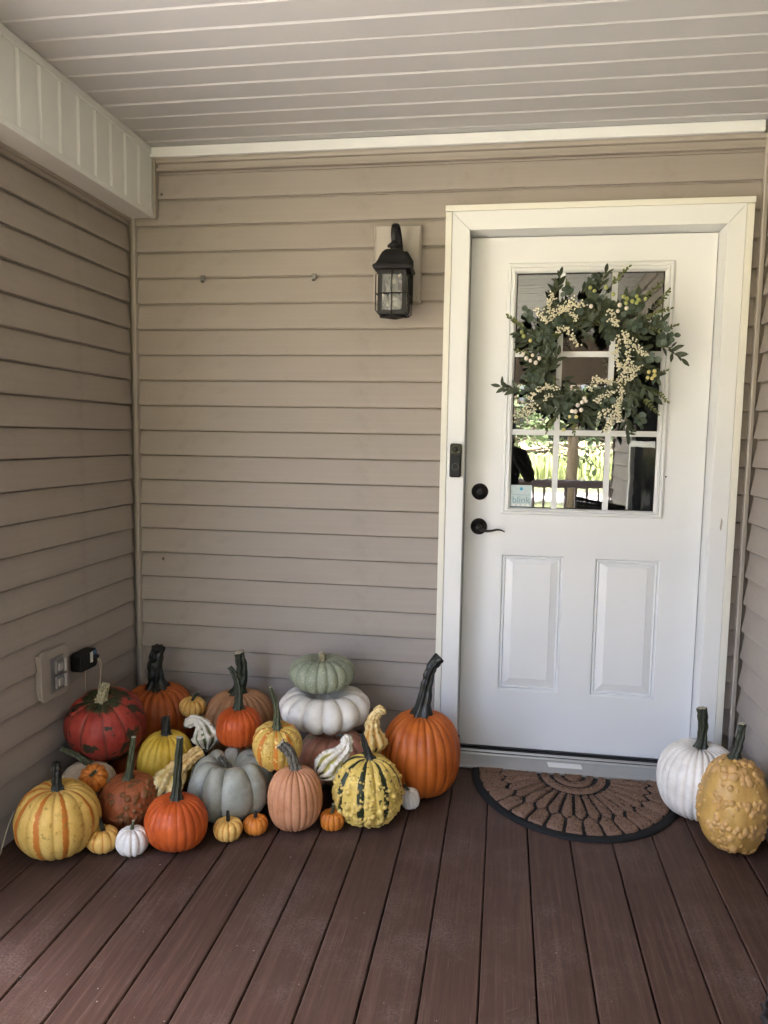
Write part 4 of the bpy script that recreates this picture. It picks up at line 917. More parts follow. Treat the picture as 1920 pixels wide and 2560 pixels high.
pumpkin('15', 'large orange pumpkin with tall curved black stem beside the door', PD['15big'], m_orange, S_BLACK, n=24, depth=.075, dt=.07, NT_=280, lumps=.028, stem_kw={'lob': 6, 'amp': .2, 'flare': 2.0})
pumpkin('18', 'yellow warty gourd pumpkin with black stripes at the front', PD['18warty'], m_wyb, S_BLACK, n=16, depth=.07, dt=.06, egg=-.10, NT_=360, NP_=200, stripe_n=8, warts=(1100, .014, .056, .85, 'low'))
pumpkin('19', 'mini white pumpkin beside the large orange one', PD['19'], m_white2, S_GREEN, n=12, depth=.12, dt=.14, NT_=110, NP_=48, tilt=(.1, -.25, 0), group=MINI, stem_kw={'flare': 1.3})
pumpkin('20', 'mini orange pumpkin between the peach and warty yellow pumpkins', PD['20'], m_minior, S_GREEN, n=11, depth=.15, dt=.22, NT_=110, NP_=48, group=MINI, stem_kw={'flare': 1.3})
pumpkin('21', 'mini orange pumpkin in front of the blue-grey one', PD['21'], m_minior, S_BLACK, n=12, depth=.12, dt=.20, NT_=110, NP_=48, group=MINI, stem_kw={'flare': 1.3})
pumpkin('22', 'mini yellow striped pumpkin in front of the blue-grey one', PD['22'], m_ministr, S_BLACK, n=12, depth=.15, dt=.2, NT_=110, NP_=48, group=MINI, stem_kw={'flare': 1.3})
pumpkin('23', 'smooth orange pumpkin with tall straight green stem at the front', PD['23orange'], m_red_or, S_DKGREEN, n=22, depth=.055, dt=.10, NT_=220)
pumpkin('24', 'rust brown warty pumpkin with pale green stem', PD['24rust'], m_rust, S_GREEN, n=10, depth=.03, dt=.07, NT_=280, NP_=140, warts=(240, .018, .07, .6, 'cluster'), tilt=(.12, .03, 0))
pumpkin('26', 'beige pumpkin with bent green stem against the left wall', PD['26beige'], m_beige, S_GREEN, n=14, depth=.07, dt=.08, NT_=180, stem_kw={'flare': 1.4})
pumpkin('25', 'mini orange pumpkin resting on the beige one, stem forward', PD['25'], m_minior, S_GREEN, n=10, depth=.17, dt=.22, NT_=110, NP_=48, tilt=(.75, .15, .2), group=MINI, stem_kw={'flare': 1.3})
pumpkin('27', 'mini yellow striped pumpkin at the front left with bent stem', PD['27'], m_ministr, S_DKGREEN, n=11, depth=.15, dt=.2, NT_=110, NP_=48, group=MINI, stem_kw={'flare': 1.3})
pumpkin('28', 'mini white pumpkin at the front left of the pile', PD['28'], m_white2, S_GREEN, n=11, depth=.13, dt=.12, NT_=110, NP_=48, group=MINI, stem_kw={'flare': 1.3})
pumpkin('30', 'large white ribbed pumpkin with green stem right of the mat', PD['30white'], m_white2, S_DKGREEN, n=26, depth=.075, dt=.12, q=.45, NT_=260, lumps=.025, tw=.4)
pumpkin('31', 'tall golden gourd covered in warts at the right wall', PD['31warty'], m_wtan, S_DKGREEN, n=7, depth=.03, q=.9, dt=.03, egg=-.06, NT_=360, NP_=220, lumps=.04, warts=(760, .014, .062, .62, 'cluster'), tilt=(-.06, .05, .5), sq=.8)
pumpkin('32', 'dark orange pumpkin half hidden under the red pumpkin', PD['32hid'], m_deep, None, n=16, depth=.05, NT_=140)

# crook-neck gourds
def gourd(label, pts, mat, smat, stem_pts=None, lob=8, amp=.15, warts=260, seed=1, wr=(.0035, .0095), ecc=1.0):
    """pts [(x,y,z,r)] from blossom end to neck tip"""
    C_ = catmull(pts, 14); n = 72; r = np.random.default_rng(seed); m = len(C_); rows = []; U0 = None
    P = np.array([c[:3] for c in C_]); Rd = np.array([c[3] for c in C_]); tan = np.gradient(P, axis=0); tan /= np.linalg.norm(tan, axis=1)[:, None]
    ref = np.array([0, 1.0, 0.2]); u = np.cross(tan[0], ref); u /= np.linalg.norm(u)
    G = np.zeros((m, n)); V = np.zeros((m, n, 3)); Nn = np.zeros((m, n, 3)); th = np.linspace(0, 2 * PI, n, endpoint=False)
    for i in range(m):
        u = u - tan[i] * (u @ tan[i]); u /= np.linalg.norm(u); w_ = np.cross(tan[i], u)
        g = np.abs(np.cos(lob * th / 2 + .3 * np.sin(i * .15)))
        rr = Rd[i] * (1 + amp * (g ** 1.5 - .5) * 2 * min(1, Rd[i] / .02)); d = np.outer(np.cos(th), u) + np.outer(np.sin(th), w_)
        V[i] = P[i] + d * rr[:, None]; Nn[i] = d; G[i] = 1 - g
    F = V.reshape(-1, 3); NF = Nn.reshape(-1, 3); dd = np.zeros(len(F)); wv = np.zeros(len(F))
    for k in range(warts):
        i = r.integers(int(m * .25), m - 2); j = r.integers(0, n)
        if r.random() < .7:
            jj = round(j / n * lob) / lob * n; j = int(jj + r.integers(-1, 2)) % n
        c = V[i, j]; rad = r.uniform(*wr); ds = np.linalg.norm(F - c, axis=1); mk = ds < rad; pr_ = np.sqrt(1 - (ds[mk] / rad) ** 2)
        dd[mk] = np.maximum(dd[mk], pr_ * rad * .7); wv[mk] = np.maximum(wv[mk], np.clip(pr_ * 1.5 - .3, 0, 1))
    F = F + NF * dd[:, None] + NF * (.0012 * pnoise(F * 60, seed, 1.0))[:, None]
    base = F.min(0)[2]; o_ = Vector((float(P[:, 0].mean()), float(P[:, 1].mean()), float(base)))
    i = np.arange(m - 1)[:, None]; j = np.arange(n)[None, :]; j2 = (j + 1) % n
    f = np.stack([i * n + j + 0 * j2, i * n + j2, (i + 1) * n + j2, (i + 1) * n + j + 0 * j2], -1).reshape(-1, 4)
    hg = np.repeat(np.linspace(0, 1, m)[:, None], n, 1)
    me = grid_mesh('gourd_body', F - np.array(o_), f, {'groove': G, 'stripe': G, 'wart': wv, 'hgt': hg})
    t = thing('gourd', label, 'gourd', o_, group='crook-neck gourds'); link('body', me, mat, t)
    if stem_pts:
        MB().tube(catmull(stem_pts, 6), list(np.linspace(.0048, .0062, 6 * (len(stem_pts) - 1) + 1)), 12, lob=5, amp=.15).build('stem', smat, t, smooth=True)
    return t
m_gw = pmat('white_green_gourd_skin', (0.070, 0.095, 0.022), (0.11, 0.125, 0.035), stripe=(0.012, 0.02, 0.008), sthr=(.50, .62), sn=.2, sscale=90, bot=(0.62, 0.58, 0.46), botthr=(.50, .62), wart=(0.66, 0.62, 0.52), groove=None, rough=.32, bump=.2)
def gourd_mat(name, ridge, valley, neck, nthr, wart, dark, rough=.36):
    """pale ridges, coloured valleys between them, plain neck"""
    N = NT(name); v = N.co('Object'); nz = N.math('MULTIPLY', N.math('SUBTRACT', N.noise(v, 90, 4, .6), .5), .35)
    g = N.math('ADD', N.attr('groove'), nz)
    c = N.mix(N.ramp(g, .36, .48), ridge, valley)
    c = N.mix(N.ramp(N.math('SUBTRACT', N.ramp(g, .45, .6), N.ramp(N.attr('hgt'), .12, .30)), .0, .5), c, dark)
    h = N.math('ADD', N.attr('hgt'), N.math('MULTIPLY', nz, .5)); c = N.mix(N.ramp(h, nthr[0], nthr[1]), c, neck)
    c = N.mix(N.attr('wart'), c, wart); c = N.mix(N.ramp(N.noise(v, 40, 4), .5, .75, 0, .25), c, tuple(x * .55 for x in neck))
    N.col(c); N.rough(rough); N.bump(N.noise(v, 150, 3), .3, .002); return N.m
m_gw = gourd_mat('white_green_gourd_skin', (.60, .55, .43), (.11, .13, .03), (.62, .56, .47), (.42, .56), (.68, .63, .52), (.014, .024, .010))
m_gw2 = gourd_mat('white_olive_gourd_skin', (.68, .62, .50), (.34, .29, .05), (.66, .59, .49), (.40, .54), (.72, .67, .57), (.02, .03, .012))
m_gy = gourd_mat('golden_gourd_skin', (.62, .42, .14), (.52, .25, .045), (.58, .38, .13), (.45, .62), (.66, .48, .20), (.05, .05, .015))
m_gy2 = gourd_mat('yellow_gourd_skin', (.62, .50, .24), (.50, .36, .11), (.52, .34, .13), (.40, .52), (.64, .45, .18), (.015, .022, .009))
gourd('white and green crook-neck gourd beside the yellow pumpkin', [(.486, -.442, .158, .003), (.484, -.440, .163, .016), (.479, -.432, .180, .033), (.474, -.425, .206, .041), (.466, -.422, .232, .030), (.452, -.42, .252, .0175), (.432, -.42, .262, .014), (.415, -.42, .256, .015), (.404, -.42, .243, .013), (.402, -.42, .238, .003)], m_gw, S_DKGREEN, [(.404, -.415, .246), (.398, -.41, .236), (.385, -.41, .226)], seed=3)
gourd('yellow crook-neck gourd with striped green base behind orange pumpkin stem', [(.415, -.690, .085, .003), (.416, -.687, .09, .018), (.421, -.672, .105, .038), (.430, -.65, .128, .046), (.444, -.628, .152, .036), (.458, -.61, .172, .025), (.478, -.59, .190, .019), (.496, -.57, .203, .018), (.508, -.555, .209, .016), (.511, -.552, .211, .003)], m_gy2, S_BLACK, [(.507, -.558, .208), (.518, -.55, .210), (.527, -.545, .203)], seed=5)
gourd('golden crook-neck gourd standing beside the large orange pumpkin', [(1.092, -.425, .196, .003), (1.092, -.425, .199, .018), (1.091, -.422, .214, .036), (1.090, -.418, .238, .040), (1.086, -.408, .262, .028), (1.082, -.400, .285, .019), (1.086, -.394, .308, .0155), (1.096, -.390, .328, .013), (1.108, -.388, .336, .0125), (1.116, -.388, .328, .010), (1.117, -.388, .324, .002)], m_gy, S_TAN, None, seed=7)
gourd('white and olive crook-neck gourd in front of the pink pumpkin', [(.918, -.535, .146, .003), (.921, -.533, .148, .020), (.932, -.525, .158, .036), (.950, -.512, .176, .044), (.972, -.502, .196, .034), (.990, -.49, .213, .023), (1.004, -.48, .230, .019), (1.006, -.47, .247, .0165), (.996, -.462, .257, .013), (.993, -.46, .259, .003)], m_gw2, S_DKGREEN, [(.998, -.463, .254), (.985, -.456, .262), (.968, -.452, .260)], seed=9)

# ------------------------------------------------------------------ wreath on the door
WC = Vector((1.802, .020, 1.598))
wr = thing('door_wreath', 'green eucalyptus wreath with cream berries hanging on the door glass', 'wreath', WC); wr.scale = (.95, 1, .96)
SW = .000529
def wl(X, Y): return ((X - 810) * SW, (850 - Y) * SW)
def leafmat(name, c1, c2, under, rough=.5):
    N = NT(name); v = N.co('Object'); oi = N.n('ShaderNodeObjectInfo'); geo = N.n('ShaderNodeNewGeometry')
    c = N.mix(oi.outputs['Random'], c1, c2); c = N.mix(N.ramp(N.noise(v, 60, 3), .4, .7, 0, .3), c, under)
    c = N.mix(geo.outputs['Backfacing'], c, under); N.col(c); N.rough(rough); N.spec(.35); N.bump(N.noise(v, 200, 2), .15, .001); return N.m
L_OLIVE = leafmat('olive_leaf', (.022, .033, .016), (.052, .066, .034), (.075, .09, .055))
L_EUC = leafmat('eucalyptus_leaf', (.028, .047, .033), (.062, .088, .060), (.105, .13, .098))
L_LIME = leafmat('lime_leaf', (.065, .085, .022), (.13, .15, .045), (.13, .14, .07))
def leaf_mesh(name, L, W, mat, bend, rounded=False, fold=.15):
    n = 7; vs = []; fs = []
    for i in range(n + 1):
        t = i / n
        wd = W / 2 * (math.sin(PI * min(1, t * .97 + .015)) ** (.55 if rounded else .8)) * (1 if rounded else (1.15 - .3 * t))
        z = bend * L * (t ** 2); x = L * t
        for j in (-1, 0, 1): vs.append((x, j * wd, z + abs(j) * fold * wd))
    for i in range(n):
        for j in range(2): fs.append((i * 3 + j, (i + 1) * 3 + j, (i + 1) * 3 + j + 1, i * 3 + j + 1))
    me = bpy.data.meshes.new(name); me.from_pydata(vs, [], fs); me.materials.append(mat)
    me.polygons.foreach_set('use_smooth', [True] * len(me.polygons)); return me
LONG = [leaf_mesh('leaf', .050, .0190, L_OLIVE, b_, False, .25) for b_ in (-.25, .05, .3)]
ROUND = [leaf_mesh('leaf', .028, .026, L_EUC, b_, True, .12) for b_ in (-.2, .1, .3)]
FINE = [leaf_mesh('leaf', .017, .0105, L_LIME, b_, True, .2) for b_ in (-.2, .25)] + [leaf_mesh('leaf', .016, .009, L_EUC, .1, True, .2)]
nleaf = 0; stuff = {0: MB(), 1: MB(), 2: MB()}; rl = random.Random(5); twigs = MB()
def put_leaf(kind, pos, ang, scale, pitch, roll):
    global nleaf
    me = rl.choice((LONG, ROUND, FINE)[kind])
    mt = Matrix.Translation(pos) @ Matrix.Rotation(-ang, 4, 'Y') @ Matrix.Rotation(roll, 4, 'X') @ Matrix.Rotation(pitch, 4, 'Y') @ Matrix.Rotation(PI / 2, 4, 'X') @ Matrix.Scale(scale, 4)
    if nleaf < 296 and (kind < 2):
        o = bpy.data.objects.new('leaf', me); COL.objects.link(o); o.parent = wr; o.matrix_local = mt; nleaf += 1
    else: stuff[kind].add([mt @ v.co for v in me.vertices], [tuple(p.vertices) for p in me.polygons])
def sprig(kind, x, z, ang, L, n, y0=0.0, yr=-.02, sc=1.0):
    L *= .86; d = Vector((math.cos(ang), 0, math.sin(ang))); cv = rl.uniform(-.5, .5)
    pts = []
    for i in range(n + 1):
        t = i / n; a2 = ang + cv * t; p = Vector((x, y0, z)) + Vector((math.cos(ang + cv * t * .5), 0, math.sin(ang + cv * t * .5))) * (L * t) + Vector((0, yr * math.sin(t * 2.2), 0)); pts.append(p)
        if i == 0: continue
        side = 1 if i % 2 else -1
        if i == n: put_leaf(kind, p, a2 + rl.uniform(-.2, .2), sc * rl.uniform(.7, .95), rl.uniform(-.3, .3), rl.uniform(-.5, .5))
        else:
            for sd in ((side,) if kind == 0 else (1, -1)):
                put_leaf(kind, p + Vector((0, rl.uniform(-.008, .004), 0)), a2 + sd * rl.uniform(.45, 1.0) * (1.0 if kind != 1 else 1.25), sc * rl.uniform(.75, 1.15) * (1 - .25 * t), rl.uniform(-.45, .35), rl.uniform(-.7, .7))
    twigs.tube(pts, [.0016] * (n) + [.0008], 5)
def fan(X, Y, deg, n=7, L=.075, sc=1.0, y0=-.03): x, z = wl(X, Y); sprig(0, x, z, math.radians(deg), L, n, y0, -.02, sc)
def euc(X, Y, deg, n=4, L=.07, sc=1.0, y0=-.035): x, z = wl(X, Y); sprig(1, x, z, math.radians(deg), L, n, y0, -.015, sc)
def fine(X, Y, deg, n=7, L=.07, sc=1.0, y0=-.02): x, z = wl(X, Y); sprig(2, x, z, math.radians(deg), L, n, y0, -.012, sc)
for a in [(560, 400, 72, 8, .09), (880, 360, 78, 7, .075), (700, 600, -25, 7, .085), (480, 740, 125, 6, .06), (520, 960, 55, 8, .095, 1.0), (640, 980, -50, 8, .095), (350, 1070, 178, 9, .10, .95), (700, 1180, 205, 8, .10), (560, 1130, 215, 7, .08),
          (1300, 760, -8, 6, .07, .9), (1380, 780, -45, 6, .07, .9), (1130, 1060, -75, 8, .09), (1190, 1020, -40, 7, .09), (1110, 1260, -85, 8, .085), (820, 1160, 190, 7, .09), (470, 620, -60, 7, .08), (1010, 1180, 195, 6, .07), (1190, 660, 20, 7, .09), (900, 560, -60, 6, .06), (760, 380, 60, 6, .06), (560, 860, 240, 7, .08), (1220, 900, -30, 7, .07), (760, 1230, -20, 6, .07), (640, 480, 190, 6, .06), (1050, 440, 30, 6, .07), (400, 700, 160, 6, .06)]: fan(*a)
for a in [(820, 380, 100, 3, .06), (540, 660, 200, 4, .07), (560, 790, 100, 4, .07), (1010, 520, 10, 5, .10), (1060, 600, -20, 4, .08), (900, 520, -70, 4, .09), (790, 500, 160, 4, .07), (980, 620, -110, 3, .06), (520, 980, 180, 5, .09), (480, 1060, 200, 4, .07), (620, 1140, -60, 4, .08), (650, 1230, -40, 4, .06), (1120, 1100, -100, 4, .08), (1180, 1230, -60, 4, .06), (1170, 850, 10, 4, .07), (1270, 720, 0, 5, .09), (850, 1140, -30, 4, .08), (950, 1100, -60, 3, .06), (420, 600, 120, 4, .07), (1080, 470, 60, 3, .06), (540, 560, -30, 3, .05), (1250, 560, -30, 4, .07), (700, 330, 200, 3, .05)]: euc(*a)
for a in [(440, 720, 130, 9, .16), (380, 640, 150, 7, .11), (1130, 470, 35, 9, .15), (1200, 560, 30, 8, .12), (960, 330, 55, 7, .11), (1240, 660, 12, 9, .12), (1260, 1050, -28, 8, .10), (1220, 1120, -50, 7, .10), (620, 1240, -125, 8, .10), (740, 1290, -100, 6, .06), (450, 830, 170, 8, .10), (680, 400, 110, 6, .07), (1280, 480, 50, 7, .09), (480, 930, 200, 6, .07), (1000, 1280, -110, 6, .06), (1270, 980, 10, 6, .07)]: fine(*a)
for i in range(210):     # filling foliage round the ring
    a = rl.uniform(0, 2 * PI); r = rl.uniform(.125, .21); kind = rl.choice((0, 0, 1, 2, 0)); sprig(kind, r * math.cos(a), r * math.sin(a), a + rl.choice((-1, 1)) * rl.uniform(.4, 1.5), rl.uniform(.04, .07), (5, 3, 6)[kind], rl.uniform(.012, -.02), -.01, .9)
for kind, nm, mt in ((0, 'filler_leaves', L_OLIVE), (1, 'round_filler_leaves', L_EUC), (2, 'small_sprig_leaves', L_LIME)):
    if stuff[kind].f: tag(stuff[kind].build(nm, mt, wr, smooth=True, local=True, recalc=False), kind='stuff')
M['twig'] = simple('green_twig', (.075, .075, .025), .7, .3, 50)
tw_ = twigs.build('twigs', 'twig', wr, smooth=True, local=True); tag(tw_, kind='stuff')
for k in range(3):
    ring = [Vector(((.150 + .006 * math.sin(i * .9 + k * 2)) * math.cos(2 * PI * i / 60), .018 + .007 * math.cos(i * 1.1 + k * 2.1), (.152 + .006 * math.sin(i * .9 + k * 2)) * math.sin(2 * PI * i / 60))) for i in range(61)]
    MB().tube(ring, .0045, 7, caps=False).build('vine_ring', 'twig', wr, smooth=True, local=True)
MB().tube([(0, .016, .16), (0, .045, .19), (0, .0795, .20)], .0025, 6).build('hanging_hook', 'twig', wr, local=True)
# berries
bmh = bmesh.new(); bmesh.ops.create_icosphere(bmh, subdivisions=2, radius=1.0); bv = [tuple(v.co) for v in bmh.verts]; bf = [tuple(v.index for v in f.verts) for f in bmh.faces]; bmh.free()
bmh = bmesh.new(); bmesh.ops.create_icosphere(bmh, subdivisions=1, radius=1.0); sv = [tuple(v.co) for v in bmh.verts]; sf = [tuple(v.index for v in f.verts) for f in bmh.faces]; bmh.free()
M['cream_berry'] = simple('cream_berry', (.78, .73, .55), .4, .12, 90); M['white_berry'] = simple('white_berry', (.78, .70, .62), .3, .06, 60)
M['green_berry'] = simple('green_berry', (.36, .39, .13), .3, .15, 60); M['yellow_berry'] = simple('yellow_berry', (.66, .58, .24), .35, .1, 60)
bmeshes = {}
for c in ('white_berry', 'green_berry', 'yellow_berry'):
    me = bpy.data.meshes.new('berry'); me.from_pydata(bv, [], bf); me.materials.append(M[c]); me.polygons.foreach_set('use_smooth', [True] * len(me.polygons)); bmeshes[c] = me
def berries(c, pts, r):
    for X, Y in pts:
        x, z = wl(X, Y); o = bpy.data.objects.new('berry', bmeshes[c]); COL.objects.link(o); o.parent = wr; s = r * rl.uniform(.88, 1.1); o.scale = (s, s, s * 1.05); o.location = (x, -.062 + rl.uniform(-.008, .006), z)
berries('white_berry', [(345, 820), (370, 850), (415, 825), (400, 865), (440, 880), (465, 850), (1020, 475), (1010, 515), (1070, 495), (800, 1135), (785, 1165), (812, 1155), (755, 1185), (715, 1230), (780, 1220), (740, 1232), (820, 480)], .0080)
berries('green_berry', [(840, 370), (920, 350), (970, 400), (1045, 415), (1070, 428), (1065, 460), (1105, 450), (1135, 415), (1150, 440), (1195, 435), (1135, 462), (330, 660), (345, 690), (808, 350)], .0078)
berries('yellow_berry', [(1245, 945), (1285, 940), (1285, 970), (1240, 985), (1270, 990), (395, 720), (700, 1270), (745, 1270), (660, 1365)], .0075)
def spray(paths, dens_=1.0, w_=22):
    m = MB(); tw = MB()
    for pl in paths:
        C_ = catmull([(*wl(X, Y), 0) for X, Y in pl], 10); L = sum(np.linalg.norm(C_[i + 1] - C_[i]) for i in range(len(C_) - 1)); n = int(L / .0017 * dens_)
        tw.tube([(c[0], -.05, c[1]) for c in C_], .0011, 5)
        for k in range(n):
            c = C_[rl.randrange(len(C_))]; r = rl.uniform(.0030, .0047); x = c[0] + rl.gauss(0, w_ * SW * .55); z = c[1] + rl.gauss(0, w_ * SW * .55); y = -.058 + rl.uniform(-.014, .012)
            m.add([(x + a * r, y + b_ * r, z + c_2 * r) for a, b_, c_2 in sv], sf)
    o = tag(m.build('berry_spray', 'cream_berry', wr, smooth=True, local=True, recalc=False), kind='stuff'); tw.build('spray_stem', 'twig', o, local=True)
spray([[(545, 390), (520, 470), (545, 580)], [(430, 480), (470, 550), (520, 590)], [(540, 510), (650, 480), (780, 460)], [(560, 550), (640, 500), (720, 565)], [(690, 420), (660, 480)], [(590, 650), (650, 640), (700, 710), (750, 755)]])
spray([[(1060, 670), (1100, 760), (1090, 900), (1060, 1000)], [(1080, 690), (1160, 770), (1230, 830)], [(990, 800), (1020, 860), (1040, 930)], [(1040, 880), (1110, 930), (1180, 910)], [(1100, 850), (1140, 960), (1110, 1000)], [(1030, 700), (1010, 830)]])
spray([[(870, 1000), (950, 1010), (1050, 1000)], [(840, 1060), (890, 1020)], [(1060, 1030), (1060, 1130), (1030, 1250), (960, 1370)], [(880, 1160), (940, 1120), (1010, 1090)], [(1050, 1190), (1050, 1300)], [(900, 1280), (960, 1230), (1040, 1180)], [(990, 1240), (1000, 1330)]], 1.1)
spray([[(620, 1085), (540, 1050), (460, 1090), (400, 1145)], [(440, 1180), (380, 1210), (300, 1285)], [(560, 1110), (510, 1150)], [(460, 1200), (360, 1270)]])
spray([[(940, 510), (980, 530)], [(950, 575), (1010, 600), (985, 560)]], 1.2)

# ------------------------------------------------------------------ small debris, insects
def bug(x, y, z, L, ang, label):
    m = MB().tube([(x - math.cos(ang) * L / 2, y, z - math.sin(ang) * L / 2), (x, y - .003, z), (x + math.cos(ang) * L / 2, y, z + math.sin(ang) * L / 2)], [.001, .0022, .001], 6)
    for i in range(6):
        a = ang + PI / 2 * (1 if i % 2 else -1) + (i // 2 - 1) * .5; m.tube([(x, y - .002, z), (x + math.cos(a) * L * .7, y, z + math.sin(a) * L * .7)], [.0005, .0003], 4)
    tag(m.build('insect', 'bug', smooth=True), label, 'insect', 'insects on the siding')
bug(.118, -.002, .777, .015, .9, 'small dark insect on the siding above the corner pumpkin'); bug(.130, -.002, 2.245, .012, -.8, 'small dark insect high in the left corner of the back wall')
m = MB().tube([(1.756 - .20, -1.322, .002), (1.57, -1.312, .0025), (1.583, -1.302, .002)], .0011, 5); tag(m.build('twig', 'dirt'), 'tiny dark twig lying on the deck boards at the bottom', 'twig')
m = MB()
for i in range(130):
    x = random.uniform(.2, 2.35); y = -random.uniform(.55, 1.0) ** .5 * 1.9 + random.uniform(-.1, .2); y = random.uniform(-2.2, -.75); s = random.uniform(.0006, .0016) * (1.6 if random.random() < .06 else 1); z = .0003
    m.add([(x + s * a, y + s * b_ * random.uniform(.6, 1.6), z + s * c_2 * .6) for a, b_, c_2 in [(-1, -1, 0), (1, -.6, 0), (.7, 1, 0), (-.8, .8, 0), (0, 0, 1)]], [(0, 1, 4), (1, 2, 4), (2, 3, 4), (3, 0, 4)])
tag(m.build('deck_grit', 'pale_bit', recalc=False), 'scattered pale grit and crumbs on the deck', 'grit', kind='stuff')

# ------------------------------------------------------------------ wicker chair at the right (mostly outside the frame; seen in the glass)
M['wicker'] = simple('black_wicker', (.018, .015, .014), .5, .4, 60, bump=.8, bscale=300, dist=.004)
def wicker_chair():
    t = thing('wicker_chair', 'black wicker chair by the right wall, reflected in the door glass', 'chair', (2.13, -2.10, 0), rot=(0, 0, math.radians(12)))
    hw, dp = .195, .20
    def leg(x, y): 
        m = MB(); m.tube([(x, y, 0), (x, y, .02), (x, y, .40)], [.021, .024, .022], 12)
        for k in range(36): m.tube([(x + .0255 * math.cos(a), y + .0255 * math.sin(a), .006 + k * .011 + .003 * math.sin(a * 3 + k)) for a in [2 * PI * q / 16 for q in range(17)]], .0042, 5, caps=False)
        m.build('leg', 'wicker', t, smooth=True, local=True)
    for sx in (-1, 1):
        for sy in (-1, 1): leg(sx * (hw - .03), sy * (dp - .03))
    def weave(P00, P10, P01, P11, name, n=26, k=18, th=.006):
        m = MB(); P = [Vector(p) for p in (P00, P10, P01, P11)]
        nn = (P[1] - P[0]).cross(P[2] - P[0]).normalized()
        for i in range(n + 1):
            t_ = i / n; a = P[0].lerp(P[2], t_); c = P[1].lerp(P[3], t_)
            m.tube([a.lerp(c, j / (2 * k)) + nn * (th * (1 if (i + j) % 2 else -1)) for j in range(2 * k + 1)], (P[2] - P[0]).length / n * .52, 5)
        for j in range(k + 1): m.tube([P[0].lerp(P[1], j / k), P[2].lerp(P[3], j / k)], .004, 5)
        m.build(name, 'wicker', t, smooth=True, local=True)
    weave((-hw, -dp, .41), (hw, -dp, .41), (-hw, dp, .42), (hw, dp, .42), 'seat')
    weave((-hw, dp, .33), (hw, dp, .33), (-hw, dp, .41), (hw, dp, .41), 'apron', 8, 16)
    weave((-hw + .01, -dp, .44), (hw - .01, -dp, .44), (-hw + .03, -dp - .11, .89), (hw - .03, -dp - .11, .84), 'backrest', 34, 16)
    for sx in (-1, 1):
        MB().tube(catmull([(sx * hw, -dp - .05, .66), (sx * (hw + .01), 0, .64), (sx * hw, dp, .60), (sx * (hw - .03), dp - .03, .40)], 8), .019, 10).build('arm', 'wicker', t, smooth=True, local=True)
    return t
wicker_chair()
bk = thing('wicker_tray', 'low dark woven tray cut off at the bottom right corner', 'tray', (2.238, -1.300, 0))
for k in range(3):
    zz_ = .008 + .015 * k; rb = .118 + .012 * k / 14
    MB().tube([((rb + .004 * (1 if (q + k) % 2 else -1)) * math.cos(2 * PI * q / 40), (rb + .004 * (1 if (q + k) % 2 else -1)) * math.sin(2 * PI * q / 40), zz_) for q in range(41)], .0078, 6, caps=False).build('weave_strand', 'wicker', bk, smooth=True, local=True)
m = MB()
for q in range(20): m.tube([(.117 * math.cos(2 * PI * q / 20), .117 * math.sin(2 * PI * q / 20), .001), (.119 * math.cos(2 * PI * q / 20), .119 * math.sin(2 * PI * q / 20), .046)], .005, 6)
m.build('upright_canes', 'wicker', bk, smooth=True, local=True)
MB().lathe([(0, .004), (.108, .004), (.110, .040), (.106, .040), (.103, .01), (0, .01)], (0, 0, 0), n=32).build('liner', 'dark_void', bk, local=True)

